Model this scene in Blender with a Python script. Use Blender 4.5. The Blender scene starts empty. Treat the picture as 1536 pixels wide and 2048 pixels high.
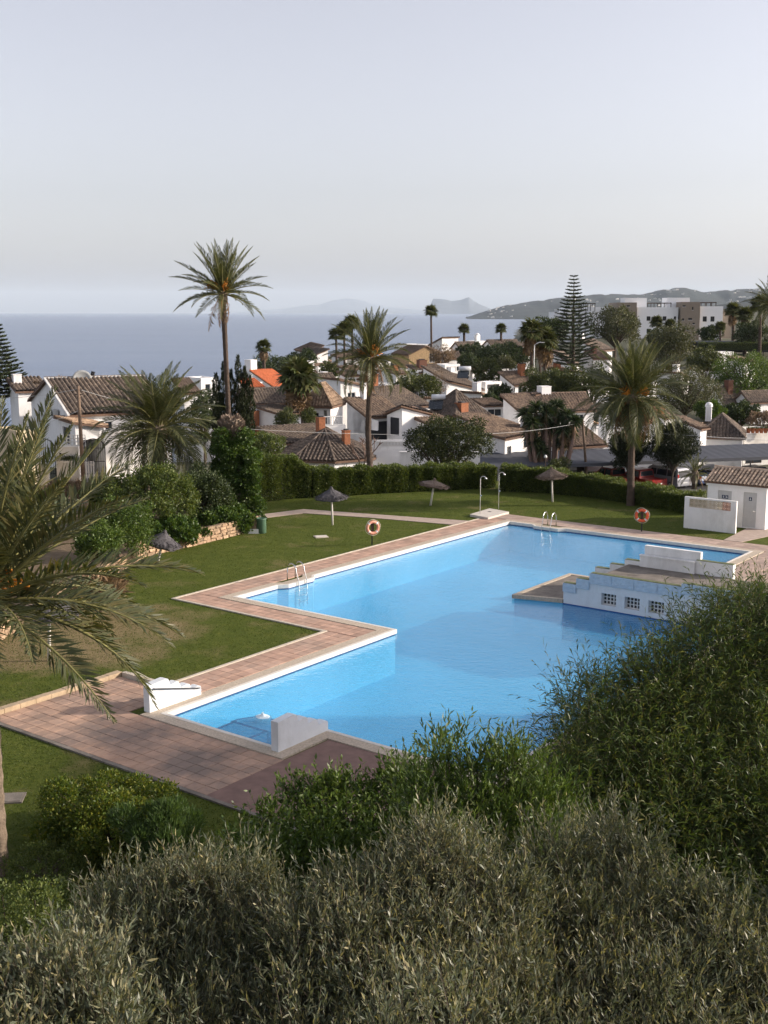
import bpy, math, random
import numpy as np
from mathutils import Vector, Matrix
from mathutils.geometry import tessellate_polygon

random.seed(7)
rng = np.random.default_rng(11)
R = math.radians
S = bpy.context.scene
COL = S.collection

# ------------------------------------------------------------------ camera
F_PX, CAM_H = 2300.0, 12.0                 # focal length in photo pixels, eye height above the pool deck
PITCH = math.atan(400 / F_PX)
cam_d = bpy.data.cameras.new('camera')
cam = bpy.data.objects.new('camera', cam_d)
COL.objects.link(cam)
cam.location = (0, 0, CAM_H)
cam.rotation_euler = (math.pi / 2 - PITCH, 0, 0)
cam_d.sensor_fit = 'VERTICAL'
cam_d.sensor_height = 24
cam_d.lens = F_PX / 2048 * 24
cam_d.clip_start = .1
cam_d.clip_end = 200000
S.camera = cam

# ------------------------------------------------------------------ sky, sun, exposure
SUN_EL, SUN_AZ = 18.5, 87.0                # azimuth clockwise from +Y
w = bpy.data.worlds.new('World')
S.world = w
w.use_nodes = True
nt = w.node_tree
bg = nt.nodes['Background']
sky = nt.nodes.new('ShaderNodeTexSky')
sky.sky_type = 'NISHITA'
sky.sun_disc = False
sky.sun_elevation = R(SUN_EL)
sky.sun_rotation = R(SUN_AZ)
sky.altitude = 40
sky.air_density = 1.0
sky.dust_density = 2.2
sky.ozone_density = 1.6
hs = nt.nodes.new('ShaderNodeHueSaturation')
hs.inputs['Saturation'].default_value = .36
nt.links.new(sky.outputs[0], hs.inputs['Color'])
tint = nt.nodes.new('ShaderNodeMix')       # colour balance of the hazy evening sky
tint.data_type = 'RGBA'; tint.blend_type = 'MULTIPLY'
tint.inputs[0].default_value = 1
tint.inputs[7].default_value = (1.045, .99, 1.025, 1)
nt.links.new(hs.outputs[0], tint.inputs[6])
nt.links.new(tint.outputs[2], bg.inputs[0])
bg.inputs[1].default_value = .073
sd = bpy.data.lights.new('sun', 'SUN')
sun = bpy.data.objects.new('sun', sd)
COL.objects.link(sun)
sd.energy = 2.05
sd.angle = R(1.2)
sd.color = (1, .87, .72)
az, el = R(SUN_AZ), R(SUN_EL)
to_sun = Vector((math.sin(az) * math.cos(el), math.cos(az) * math.cos(el), math.sin(el)))
sun.rotation_euler = to_sun.to_track_quat('Z', 'Y').to_euler()
sun.location = (60, 10, 60)
S.view_settings.view_transform = 'Standard'
S.view_settings.look = 'None'
S.view_settings.exposure = 1.6
S.view_settings.gamma = 1
S.view_settings.use_curve_mapping = False
S.render.engine = 'CYCLES'
S.cycles.use_denoising = True
S.cycles.max_bounces = 6
S.cycles.diffuse_bounces = 3
S.cycles.glossy_bounces = 3
S.cycles.transparent_max_bounces = 8
S.cycles.volume_bounces = 1
S.cycles.caustics_reflective = False
S.cycles.caustics_refractive = False

# ------------------------------------------------------------------ where a photo point lies in the place
_F = Vector((0, math.cos(PITCH), -math.sin(PITCH)))
_U = Vector((0, math.sin(PITCH), math.cos(PITCH)))
def ray(px, py):
    return _F + Vector((1, 0, 0)) * ((px - 768) / F_PX) - _U * ((py - 1024) / F_PX)
def G(px, py, z=0.0):                      # where the sight line meets height z
    r = ray(px, py)
    return Vector((0, 0, CAM_H)) + r * ((z - CAM_H) / r.z)
def P(px, py, D):                          # where it meets distance D
    r = ray(px, py)
    return Vector((0, 0, CAM_H)) + r * (D / r.y)
O2 = G(330, 1430)
PA = R(52.8)
AX, BX = Vector((math.cos(PA), math.sin(PA), 0)), Vector((math.sin(PA), -math.cos(PA), 0))
def W(a, b, z=0.0):                        # pool coordinates: a away along the pool, b to the right
    v = O2 + AX * a + BX * b
    return Vector((v.x, v.y, z))

# ------------------------------------------------------------------ materials
MATS = {}
def newmat(name):
    m = bpy.data.materials.new(name)
    m.use_nodes = True
    MATS[name] = m
    t = m.node_tree
    return m, t, t.nodes['Principled BSDF'], t.nodes['Material Output']
def node(t, kind, **kw):
    n = t.nodes.new(kind)
    for k, v in kw.items():
        if hasattr(n, k): setattr(n, k, v)
        else: n.inputs[k].default_value = v
    return n
def ramp(t, fac, stops):
    r = t.nodes.new('ShaderNodeValToRGB')
    e = r.color_ramp.elements
    while len(e) < len(stops): e.new(.5)
    for i, (p, c) in enumerate(stops):
        e[i].position = p
        e[i].color = (*c, 1)
    if fac is not None: t.links.new(fac, r.inputs[0])
    return r.outputs[0]
def mul(c, k): return tuple(min(1, x * k) for x in c)
def mixc(t, fac, a, b, mode='MIX'):
    n = t.nodes.new('ShaderNodeMix')
    n.data_type = 'RGBA'
    n.blend_type = mode
    if isinstance(fac, (int, float)): n.inputs[0].default_value = fac
    else: t.links.new(fac, n.inputs[0])
    for s, i in ((a, 6), (b, 7)):
        if isinstance(s, tuple): n.inputs[i].default_value = (*s, 1)
        else: t.links.new(s, n.inputs[i])
    return n.outputs[2]
def coords(t, world=False):
    if world:
        return t.nodes.new('ShaderNodeNewGeometry').outputs['Position']
    return t.nodes.new('ShaderNodeTexCoord').outputs['Object']
def noise(t, vec, scale, detail=4, rough=.6, stretch=None):
    if stretch:
        mp = t.nodes.new('ShaderNodeMapping')
        mp.inputs['Scale'].default_value = stretch
        t.links.new(vec, mp.inputs[0]); vec = mp.outputs[0]
    n = node(t, 'ShaderNodeTexNoise', Scale=scale, Detail=detail, Roughness=rough)
    t.links.new(vec, n.inputs['Vector'])
    return n.outputs['Fac']
def bump(t, b, h, strength, dist=.02):
    n = node(t, 'ShaderNodeBump', Strength=strength, Distance=dist)
    t.links.new(h, n.inputs['Height'])
    t.links.new(n.outputs[0], b.inputs['Normal'])
def mat(name, c, rough=.75, var=.2, scale=3.0, bs=0, bstr=.3, bd=.02, dirt=None, metal=0, world=True, objvar=0, spec=.3, amt=.55, dth=(.5, .72)):
    """paint, plaster, stone ...: a base colour, blotches, optional dirt of its own colour, fine relief"""
    m, t, b, _ = newmat(name)
    v = coords(t, world)
    f = noise(t, v, scale, 6, .65)
    col = ramp(t, f, [(.3, mul(c, 1 - var)), (.7, mul(c, 1 + var))])
    if dirt:
        f2 = noise(t, v, scale * .35, 8, .7, (1, 1, .45))
        mk = ramp(t, f2, [(dth[0], (0, 0, 0)), (dth[1], (1, 1, 1))])
        mk2 = mixc(t, amt, (0, 0, 0), mk)
        col = mixc(t, mk2, col, dirt)
    if objvar:
        oi = t.nodes.new('ShaderNodeObjectInfo')
        r = ramp(t, oi.outputs['Random'], [(0, (1 - objvar,) * 3), (.5, (1, 1 - objvar * .2, 1 - objvar * .3)), (1, (1 + objvar, 1 + objvar * .8, 1 + objvar * .7))])
        col = mixc(t, 1.0, col, r, 'MULTIPLY')
    t.links.new(col, b.inputs['Base Color'])
    b.inputs['Roughness'].default_value = rough
    b.inputs['Metallic'].default_value = metal
    b.inputs['Specular IOR Level'].default_value = spec
    if bs: bump(t, b, noise(t, v, bs, 5, .65), bstr, bd)
    return m
def leafmat(name, cols, rough=.5, trans=.3, dark=None):
    """leaves: every leaf its own shade, some light through it"""
    m, t, b, out = newmat(name)
    g = t.nodes.new('ShaderNodeNewGeometry')
    n = len(cols)
    c1 = ramp(t, g.outputs['Random Per Island'], [(i / max(1, n - 1), c) for i, c in enumerate(cols)])
    f = noise(t, coords(t, True), .9, 3)
    c2 = mixc(t, 1.0, c1, ramp(t, f, [(.3, (.72, .76, .7)), (.7, (1.2, 1.15, 1.1))]), 'MULTIPLY')
    t.links.new(c2, b.inputs['Base Color'])
    b.inputs['Roughness'].default_value = rough
    b.inputs['Specular IOR Level'].default_value = .35
    tr = t.nodes.new('ShaderNodeBsdfTranslucent')
    c3 = mixc(t, 1.0, c2, (1.25, 1.2, .5), 'MULTIPLY')
    t.links.new(c3, tr.inputs[0])
    mx = t.nodes.new('ShaderNodeMixShader')
    mx.inputs[0].default_value = trans
    t.links.new(b.outputs[0], mx.inputs[1]); t.links.new(tr.outputs[0], mx.inputs[2])
    t.links.new(mx.outputs[0], out.inputs[0])
    return m

def tilemat(name, cols):
    m, t, b, _ = newmat(name)
    v = coords(t, True)
    f = noise(t, v, 3.6, 3, .7)
    f2 = noise(t, v, .5, 5, .6)
    c = ramp(t, f, [(.26 + .16 * i, q) for i, q in enumerate(cols)])
    c = mixc(t, 1.0, c, ramp(t, f2, [(.3, (.62, .62, .66)), (.7, (1.25, 1.18, 1.1))]), 'MULTIPLY')
    t.links.new(c, b.inputs['Base Color'])
    b.inputs['Roughness'].default_value = .9
    b.inputs['Specular IOR Level'].default_value = .15
    bump(t, b, noise(t, v, 25, 4, .6), .4, .02)
    return m
WHITE = mat('white_plaster', (.82, .81, .80), .85, .04, 2.0, 9, .12, dirt=(.47, .45, .42))
APTW = mat('bright_white_render', (.9, .9, .9), .85, .02, 2.0)
WHITE2 = mat('white_plaster_weathered', (.66, .64, .60), .9, .1, 1.6, 7, .2, dirt=(.34, .31, .27))
POOLWHITE = mat('white_pool_wall', (.70, .73, .76), .85, .05, 3.0, 12, .2, dirt=(.52, .53, .52))
ROUGHBAND = mat('rough_cast_render', (.50, .60, .70), .9, .1, 5.0, 7, 1.0, .06)
CREAM = mat('cream_plaster', (.62, .52, .36), .9, .08, 2, 7, .15, dirt=(.4, .32, .22))
TAN = mat('tan_render', (.27, .225, .18), .9, .05, 1.0)
TILE = tilemat('roof_tile_brown', [(.042, .037, .034), (.108, .090, .078), (.178, .146, .120), (.29, .24, .19)])
TILE2 = tilemat('roof_tile_warm', [(.046, .038, .034), (.122, .094, .077), (.20, .152, .118), (.31, .24, .18)])
TILEL = tilemat('roof_tile_pale', [(.07, .052, .04), (.19, .135, .095), (.32, .235, .165), (.40, .31, .22)])
TILEO = mat('roof_tile_orange', (.40, .105, .04), .8, .25, 2.5)
TILEH = mat('hut_roof_tile', (.47, .37, .28), .85, .3, 6, 30, .4, dirt=(.2, .14, .1), objvar=.3)
SLAB = mat('roof_underside', (.16, .10, .07), .9, .2)
BRICK = mat('chimney_brick', (.27, .105, .05), .85, .3, 6, 20, .4)
BRICKD = mat('chimney_brick_dark', (.16, .075, .05), .85, .25, 6, 20, .4)
STONEW = mat('rubble_wall', (.36, .25, .14), .9, .4, 4, 6, .8, .05)
STONE = mat('dry_stone', (.36, .265, .175), .9, .3, 5, 22, .5, .02, objvar=.35)
GLASSD = mat('window_glass', (.018, .024, .032), .12, .2, 2, spec=.6)
WOODD = mat('dark_wood', (.055, .035, .024), .7, .3, 6)
SHUT = mat('pale_shutter', (.55, .50, .42), .7, .1, 6)
DARKIN = mat('shaded_inside_dark', (.035, .037, .042), .6, .2, 3)  # near-black: the shade inside openings put into the colour
DOORG = mat('door_grey_white', (.50, .50, .50), .6, .06, 5)
FRAMEW = mat('white_frame', (.68, .68, .67), .5, .05, 5)
IRON = mat('dark_iron', (.03, .03, .034), .55, .3, 8, metal=.3)
STEEL = mat('stainless_steel', (.62, .62, .62), .25, .08, 8, metal=1)
DISH = mat('dish_grey', (.33, .34, .34), .6, .1, 4)
GALV = mat('galvanised_pole', (.60, .60, .58), .5, .1, 8, metal=.2)
POLEW = mat('weathered_pole', (.17, .12, .085), .85, .3, 5, 30, .5)
POSTW = mat('white_post', (.63, .60, .55), .7, .15, 5, 30, .3)
THATCH = mat('thatch_grey', (.085, .08, .085), .95, .4, 9, 40, .8)
THATCH2 = mat('thatch_brown', (.16, .12, .095), .95, .4, 9, 40, .8)
AGG = mat('pebble_coping', (.50, .42, .33), .9, .3, 16, 45, .7, .012, dirt=(.3, .26, .21))
AGGE = mat('coping_edge_white', (.70, .66, .60), .85, .1, 6, 20, .2)
PAVE = mat('clay_paving_tile', (.44, .295, .225), .82, .2, 1.3, 30, .25, .006, dirt=(.45, .37, .31), objvar=.16)
PAVED = mat('clay_paving_worn', (.46, .305, .22), .82, .25, .8, 30, .25, .006, dirt=(.21, .165, .14), objvar=.13, amt=.95, dth=(.43, .60))
PAVER = mat('dark_red_floor', (.21, .13, .108), .8, .22, 2, 40, .3, .006)
GROUT = mat('paving_bed', (.36, .27, .215), .95, .2, 3)
KERB = mat('kerb_concrete', (.43, .33, .22), .9, .2, 4, 20, .4)
KERBP = mat('pale_kerb', (.52, .46, .38), .9, .15, 4, 20, .4)
PATH = mat('path_concrete', (.43, .34, .285), .9, .15, 3, 25, .3)
SLABC = mat('pale_slab', (.60, .55, .49), .9, .1, 3, 25, .2)
CONC = mat('weathered_concrete', (.20, .175, .15), .9, .4, 1.4, 18, .6, .02, dirt=(.07, .065, .058))
MOSS = mat('mossy_coping', (.13, .15, .075), .95, .35, 5, 30, .4)
CARPORT = mat('carport_sheet', (.062, .067, .082), .7, .12, .6)
ASPH = mat('car_park_asphalt', (.055, .055, .057), .9, .25, 3, 60, .4)
TRUNK = mat('palm_trunk', (.082, .058, .044), .9, .3, 6, 14, .9, .06)
TRUNKL = mat('palm_trunk_grey', (.20, .155, .115), .9, .3, 6, 14, .9, .06)
BARK = mat('bark', (.085, .066, .05), .9, .3, 8, 22, .8, .03)
BARKP = mat('bare_bark', (.22, .15, .12), .9, .25, 8, 22, .5, .03)
EARTH = mat('earth', (.16, .115, .07), .95, .3, 2, 14, .6, .05)
REDP = mat('red_paint', (.24, .018, .014), .35, .1, 3, spec=.5)
SILV = mat('silver_paint', (.33, .34, .37), .35, .06, 3, metal=.3, spec=.5)
BLKP = mat('black_paint', (.015, .016, .018), .25, .1, 3, spec=.5)
WHTP = mat('white_paint', (.62, .64, .67), .35, .05, 3, spec=.5)
BLUP = mat('blue_paint', (.03, .06, .16), .35, .1, 3, spec=.5)
RUBBER = mat('tyre_rubber', (.018, .018, .018), .8, .2, 8)
REDL = mat('red_lamp_glass', (.35, .02, .015), .25, .1, 8)
ORANGE = mat('life_ring_orange', (.70, .115, .05), .6, .1, 5)
PALEO = mat('life_ring_faded', (.72, .34, .24), .65, .2, 5)
GREENB = mat('green_plastic', (.085, .155, .10), .5, .1, 4)
GREENS = mat('green_screen', (.035, .15, .065), .7, .15, 3)
SIGNB = mat('sign_blue', (.02, .035, .085), .5, .05, 5)
TERRA = mat('terracotta', (.36, .13, .06), .85, .2, 6)
LATT = mat('lattice_block', (.58, .50, .39), .9, .15, 6, 25, .3)
LATTR = mat('lattice_block_reddish', (.47, .29, .22), .9, .15, 6, 25, .3)
LINEB = mat('pool_line_blue', (.012, .06, .24), .4, .1, 5)
FRUIT = mat('date_stalk_orange', (.55, .22, .03), .7, .25, 5)
DEADF = leafmat('dead_frond', [(.16, .10, .055), (.24, .16, .09), (.12, .08, .05)], .7, .15)
PHX = leafmat('date_palm_leaflet', [(.060, .074, .031), (.090, .102, .043), (.126, .130, .058)], .42, .28)
PHXB = leafmat('date_palm_leaflet_near', [(.062, .079, .043), (.102, .115, .058), (.156, .138, .060)], .4, .3)
RACH = mat('frond_stem', (.20, .19, .07), .6, .2, 5)
RACHO = mat('frond_stem_orange', (.34, .15, .05), .6, .2, 5)
FAN = leafmat('fan_palm_leaf', [(.046, .065, .023), (.078, .098, .036), (.130, .130, .058)], .45, .25)
OLIVE = leafmat('olive_leaf', [(.076, .095, .064), (.108, .13, .09), (.15, .168, .118), (.195, .202, .14), (.32, .285, .155)], .42, .25)  # last golden tone puts sunlit tips into the leaf colour
ACACIA = leafmat('willow_leaf', [(.042, .074, .024), (.072, .118, .036), (.115, .165, .05), (.17, .165, .055)], .42, .32)
SHRUB = leafmat('shrub_leaf', [(.047, .090, .022), (.085, .137, .031), (.132, .186, .047)], .4, .3)
SHRUBY = leafmat('golden_shrub_leaf', [(.06, .10, .018), (.10, .15, .026), (.22, .22, .035)], .45, .35)
OLEAN = leafmat('oleander_leaf', [(.046, .085, .029), (.078, .130, .044), (.104, .163, .058)], .4, .3)
HEDGE = leafmat('hedge_leaf', [(.054, .085, .024), (.092, .131, .034), (.160, .186, .048)], .5, .3)
IVY = leafmat('ivy_leaf', [(.032, .069, .015), (.063, .115, .025), (.115, .167, .039)], .45, .3)
DARKG = leafmat('dark_evergreen_leaf', [(.026, .043, .019), (.047, .070, .029), (.075, .099, .036)], .55, .2)
MIDG = leafmat('mid_green_leaf', [(.042, .059, .023), (.072, .091, .032), (.118, .131, .040)], .5, .25)
OLIVG = leafmat('grey_green_leaf', [(.057, .066, .037), (.087, .098, .053), (.123, .123, .066)], .5, .25)
CYPR = leafmat('cypress_leaf', [(.015, .024, .010), (.027, .037, .015), (.041, .049, .020)], .6, .15)
YUCCA = leafmat('yucca_leaf', [(.026, .044, .021), (.042, .065, .032), (.068, .089, .042)], .4, .2)
PINE = leafmat('norfolk_pine_leaf', [(.033, .051, .030), (.053, .075, .042), (.075, .093, .051)], .55, .15)
PINKD = leafmat('dry_pink_leaf', [(.15, .10, .075), (.21, .145, .11), (.27, .20, .15)], .6, .2)
GRASSB = leafmat('grass_blade', [(.058, .085, .014), (.084, .115, .02), (.12, .14, .03)], .6, .4)

def lawn_material():
    m, t, b, _ = newmat('lawn')
    v = coords(t, True)
    f = noise(t, v, .45, 6, .62)
    f2 = noise(t, v, 9, 5, .75)
    g = ramp(t, f2, [(.25, (.052, .072, .012)), (.5, (.088, .112, .019)), (.75, (.135, .148, .034))])
    dry = ramp(t, f2, [(.25, (.17, .13, .065)), (.75, (.33, .25, .145))])
    d = t.nodes.new('ShaderNodeVectorMath'); d.operation = 'DISTANCE'
    d.inputs[1].default_value = G(110, 1270)
    t.links.new(v, d.inputs[0])
    mr = node(t, 'ShaderNodeMapRange'); mr.inputs[1].default_value = 7.0; mr.inputs[2].default_value = 1.0
    mr.inputs[3].default_value = 0; mr.inputs[4].default_value = .46
    t.links.new(d.outputs['Value'], mr.inputs[0])
    ad = node(t, 'ShaderNodeMath', operation='ADD'); t.links.new(mr.outputs[0], ad.inputs[0]); t.links.new(f, ad.inputs[1])
    k = ramp(t, ad.outputs[0], [(.56, (0, 0, 0)), (.82, (.9, .9, .9))])
    f3 = noise(t, v, 1.7, 5, .7)
    g = mixc(t, 1.0, g, ramp(t, f3, [(.3, (.72, .80, .7)), (.55, (1, 1, 1)), (.75, (1.4, 1.22, 1.25))]), 'MULTIPLY')
    t.links.new(mixc(t, k, g, dry), b.inputs['Base Color'])
    b.inputs['Roughness'].default_value = .95
    b.inputs['Specular IOR Level'].default_value = .1
    bump(t, b, noise(t, v, 28, 4, .8), .9, .05)
    return m
LAWN = lawn_material()

def water_material(name, tint, scale, strength, dist, stretch=None, scale2=None):
    """clear water: what lies under it seen through a tinted surface, sky and walls mirrored in the ripples"""
    m, t, b, out = newmat(name)
    v = coords(t, True)
    h = noise(t, v, scale, 3, .55, stretch)
    if scale2:
        h2 = noise(t, v, scale2, 2, .5)
        ad = node(t, 'ShaderNodeMath', operation='ADD'); t.links.new(h, ad.inputs[0]); t.links.new(h2, ad.inputs[1]); h = ad.outputs[0]
    bm = node(t, 'ShaderNodeBump', Strength=strength, Distance=dist); t.links.new(h, bm.inputs['Height'])
    gl = node(t, 'ShaderNodeBsdfGlossy', Roughness=.03); gl.inputs[0].default_value = (1, 1, 1, 1)
    tr = t.nodes.new('ShaderNodeBsdfTransparent'); tr.inputs[0].default_value = (*tint, 1)
    fr = node(t, 'ShaderNodeFresnel', IOR=1.33)
    gb = t.nodes.new('ShaderNodeNewGeometry')     # the same mirror share seen from above and below
    im = node(t, 'ShaderNodeMapRange'); im.inputs[3].default_value = 1.33; im.inputs[4].default_value = 1 / 1.33
    t.links.new(gb.outputs['Backfacing'], im.inputs[0]); t.links.new(im.outputs[0], fr.inputs['IOR'])
    t.links.new(bm.outputs[0], gl.inputs['Normal']); t.links.new(bm.outputs[0], fr.inputs['Normal'])
    mx = t.nodes.new('ShaderNodeMixShader')
    df = t.nodes.new('ShaderNodeBsdfDiffuse'); df.inputs[0].default_value = (.10, .46, .80, 1)
    m2 = t.nodes.new('ShaderNodeMixShader'); m2.inputs[0].default_value = .44
    t.links.new(tr.outputs[0], m2.inputs[1]); t.links.new(df.outputs[0], m2.inputs[2])
    t.links.new(fr.outputs[0], mx.inputs[0]); t.links.new(m2.outputs[0], mx.inputs[1]); t.links.new(gl.outputs[0], mx.inputs[2])
    t.links.new(mx.outputs[0], out.inputs[0])
    return m
POOLW = water_material('pool_water', (.62, .92, 1.0), 2.2, .5, .03, (1, 1.8, 1), 7.0)
BASIN = mat('pool_basin_paint', (.27, .68, .90), .6, .08, .35)
def sea_material():
    m, t, b, out = newmat('sea_water')
    v = coords(t, True)
    f = noise(t, v, .004, 6, .7, (.3, 1.0, 1))
    t.links.new(ramp(t, f, [(.35, (.030, .072, .175)), (.65, (.046, .095, .205))]), b.inputs['Base Color'])
    b.inputs['Roughness'].default_value = .22
    b.inputs['IOR'].default_value = 1.33
    b.inputs['Specular IOR Level'].default_value = .5
    h = noise(t, v, .11, 5, .65, (.5, 1.3, 1))
    h2 = noise(t, v, .006, 3, .5, (.3, 1.4, 1))
    ad = node(t, 'ShaderNodeMath', operation='MULTIPLY'); t.links.new(h, ad.inputs[0]); t.links.new(h2, ad.inputs[1])
    bump(t, b, ad.outputs[0], .55, 2.5)
    return m
SEA = sea_material()

# ------------------------------------------------------------------ mesh building
class MB:
    def __init__(s): s.v, s.f = [], []
    def add(s, vs, fs):
        o = len(s.v); s.v += [tuple(x) for x in vs]; s.f += [tuple(i + o for i in q) for q in fs]; return s
    def box(s, c, size, rz=0.0, taper=1.0, M=None):
        x, y, z = (k / 2 for k in size)
        cs, sn = math.cos(rz), math.sin(rz)
        vs = []
        for dz in (-z, z):
            k = taper if dz > 0 else 1
            for dx, dy in ((-x, -y), (x, -y), (x, y), (-x, y)):
                dx, dy = dx * k, dy * k
                vs.append((c[0] + dx * cs - dy * sn, c[1] + dx * sn + dy * cs, c[2] + dz))
        if M: vs = [M @ Vector(q) for q in vs]
        return s.add(vs, [(3, 2, 1, 0), (4, 5, 6, 7), (0, 1, 5, 4), (1, 2, 6, 5), (2, 3, 7, 6), (3, 0, 4, 7)])
    def prism(s, poly, z0, z1):
        n = len(poly)
        vs = [(p[0], p[1], z0) for p in poly] + [(p[0], p[1], z1) for p in poly]
        tri = tessellate_polygon([[Vector((p[0], p[1], 0)) for p in poly]])
        fs = [tuple(i + n for i in q) for q in tri] + [tuple(reversed(q)) for q in tri]
        return s.add(vs, fs + [(i, (i + 1) % n, (i + 1) % n + n, i + n) for i in range(n)])
    def sheet(s, outer, z, holes=()):
        loops = [outer] + list(holes)
        flat = [p for l in loops for p in l]
        tri = tessellate_polygon([[Vector((p[0], p[1], 0)) for p in l] for l in loops])
        fs = []
        for a, b, c in tri:
            A, B, C = (Vector((flat[i][0], flat[i][1])) for i in (a, b, c))
            fs.append((a, b, c) if (B - A).cross(C - A) > 0 else (a, c, b))
        return s.add([(p[0], p[1], z) for p in flat], fs)
    def tube(s, pts, rad, n=6, cap=True):
        pts = [Vector(p) for p in pts]
        if isinstance(rad, (int, float)): rad = [rad] * len(pts)
        vs, fs = [], []
        for i, p in enumerate(pts):
            d = (pts[min(i + 1, len(pts) - 1)] - pts[max(i - 1, 0)]).normalized()
            a = d.cross(Vector((0, 0, 1)) if abs(d.z) < .95 else Vector((1, 0, 0))).normalized()
            b = a.cross(d)
            vs += [p + (a * math.cos(6.2832 * k / n) + b * math.sin(6.2832 * k / n)) * rad[i] for k in range(n)]
        for i in range(len(pts) - 1):
            for k in range(n):
                fs.append((i * n + k, i * n + (k + 1) % n, (i + 1) * n + (k + 1) % n, (i + 1) * n + k))
        if cap:
            fs += [tuple(reversed(range(n))), tuple(range((len(pts) - 1) * n, len(pts) * n))]
        return s.add(vs, fs)
    def lathe(s, prof, c, n=16):
        vs = [(c[0] + r * math.cos(6.2832 * k / n), c[1] + r * math.sin(6.2832 * k / n), c[2] + z) for r, z in prof for k in range(n)]
        fs = [(i * n + k, i * n + (k + 1) % n, (i + 1) * n + (k + 1) % n, (i + 1) * n + k) for i in range(len(prof) - 1) for k in range(n)]
        return s.add(vs, fs)
    def mesh(s, name, m):
        me = bpy.data.meshes.new(name)
        me.from_pydata(s.v, [], s.f)
        me.materials.append(m)
        return me
    def build(s, name, m, parent=None, smooth=False):
        me = s.mesh(name, m)
        if smooth: me.polygons.foreach_set('use_smooth', [True] * len(me.polygons))
        return link(name, me, parent)
def link(name, data, parent=None, local=False):
    o = bpy.data.objects.new(name, data)
    COL.objects.link(o)
    if parent is not None:
        o.parent = parent
        if not local and parent.type == 'EMPTY' and any(abs(c) > 1e-9 for c in parent.location):
            o.matrix_parent_inverse = Matrix.Translation(-Vector(parent.location))
    return o
def tag(o, label, cat, group=None):
    o['label'] = label; o['category'] = cat
    if group: o['group'] = group
    return o
def thing(name, label, cat, loc=(0, 0, 0), group=None):
    o = bpy.data.objects.new(name, None)
    o.empty_display_size = .3
    COL.objects.link(o)
    o.location = loc
    return tag(o, label, cat, group)
def struct(o, stuff=False):
    o['kind'] = 'stuff' if stuff else 'structure'
    return o
def npmesh(name, V, Q, m):
    me = bpy.data.meshes.new(name)
    V = np.asarray(V, np.float32); Q = np.asarray(Q, np.int32)
    k = Q.shape[1]
    me.vertices.add(len(V)); me.vertices.foreach_set('co', V.ravel())
    me.loops.add(Q.size); me.loops.foreach_set('vertex_index', Q.ravel())
    me.polygons.add(len(Q)); me.polygons.foreach_set('loop_start', np.arange(0, Q.size, k, dtype=np.int32))
    me.update(calc_edges=True)
    me.materials.append(m)
    return me
def norm(a): return a / np.maximum(1e-9, np.linalg.norm(a, axis=1, keepdims=True))
def leaves(base, direc, L, Wd, fold=.25, droop=0.0):
    """one lens-shaped leaf (two folded halves) per row"""
    n = len(base)
    d = norm(direc)
    r = norm(rng.normal(size=(n, 3)))
    side = norm(np.cross(d, r)); up = np.cross(side, d)
    L = np.broadcast_to(np.asarray(L, float), (n,))[:, None]; Wd = np.broadcast_to(np.asarray(Wd, float), (n,))[:, None]
    mid = base + d * L * .45 + up * Wd * fold
    tip = base + d * L + np.array([0, 0, -1.]) * L * droop
    V = np.stack([base, mid + side * Wd * .5, tip, mid - side * Wd * .5], 1).reshape(-1, 3)
    return V, np.arange(n * 4).reshape(-1, 4)
def sphere_dirs(n): return norm(rng.normal(size=(n, 3)))

# ------------------------------------------------------------------ terrain
_TD = [0, 60, 81, 88, 113, 140, 180, 260, 300, 345, 420, 470]
_TC = [-.3, -.3, -.3, -3.8, -3.8, -2.6, -1.8, .2, .8, -4, -24, -29]
_TLD = [0, 60, 90, 112, 140, 190, 240, 300, 470]
_TLC = [-.3, -.3, -.1, -2.5, -7, -18, -28, -29, -29]
_TRD = [0, 60, 81, 88, 113, 150, 200, 260, 330, 800, 1500, 2600]
_TRC = [-.3, -.3, -.3, -3.8, -3.8, -2.4, .5, 4.0, 6.2, 12, 16, 10]
def terrain(x, y):
    c = np.interp(y, _TD, _TC); l = np.interp(y, _TLD, _TLC); r = np.interp(y, _TRD, _TRC)
    q = x / max(y, 40.)                    # how far off the line of sight ahead
    kl = min(1, max(0, (-q - .085) / .06)); kr = min(1, max(0, (q - .10) / .09))
    kl, kr = kl * kl * (3 - 2 * kl), kr * kr * (3 - 2 * kr)
    z = c * (1 - kl) * (1 - kr) + l * kl + r * kr
    return float(z)
# ------------------------------------------------------------------ the ground
def build_ground():
    ys = list(np.arange(-4, 120, 2.0)) + list(np.arange(120, 500, 8.0)) + list(np.arange(500, 2700, 110.0))
    qs = np.linspace(-1.25, 1.35, 100)
    V = []
    for y in ys:
        for q in qs:
            x = q * max(y, 40.)
            z = terrain(x, y)
            d = Vector((x, y, 0)) - Vector((O2.x, O2.y, 0))
            a, b = d.dot(AX), d.dot(BX)
            if -4.5 < a < 38 and -13 < b < 14.5: z = -3.2
            if y > 120: z += .35 * math.sin(x * .11 + y * .07)
            V.append((x, y, z))
    n = len(qs)
    Q = [(i * n + j, i * n + j + 1, (i + 1) * n + j + 1, (i + 1) * n + j) for i in range(len(ys) - 1) for j in range(n - 1)]
    m, t, b, _ = newmat('village_ground')
    v = coords(t, True)
    f = noise(t, v, .06, 6, .65)
    t.links.new(ramp(t, f, [(.3, (.035, .042, .016)), (.55, (.055, .056, .028)), (.75, (.10, .085, .055))]), b.inputs['Base Color'])
    b.inputs['Roughness'].default_value = .95
    bump(t, b, noise(t, v, 1.5, 5, .7), .6, .2)
    struct(link('ground', npmesh('ground', V, Q, m)))
build_ground()

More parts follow.
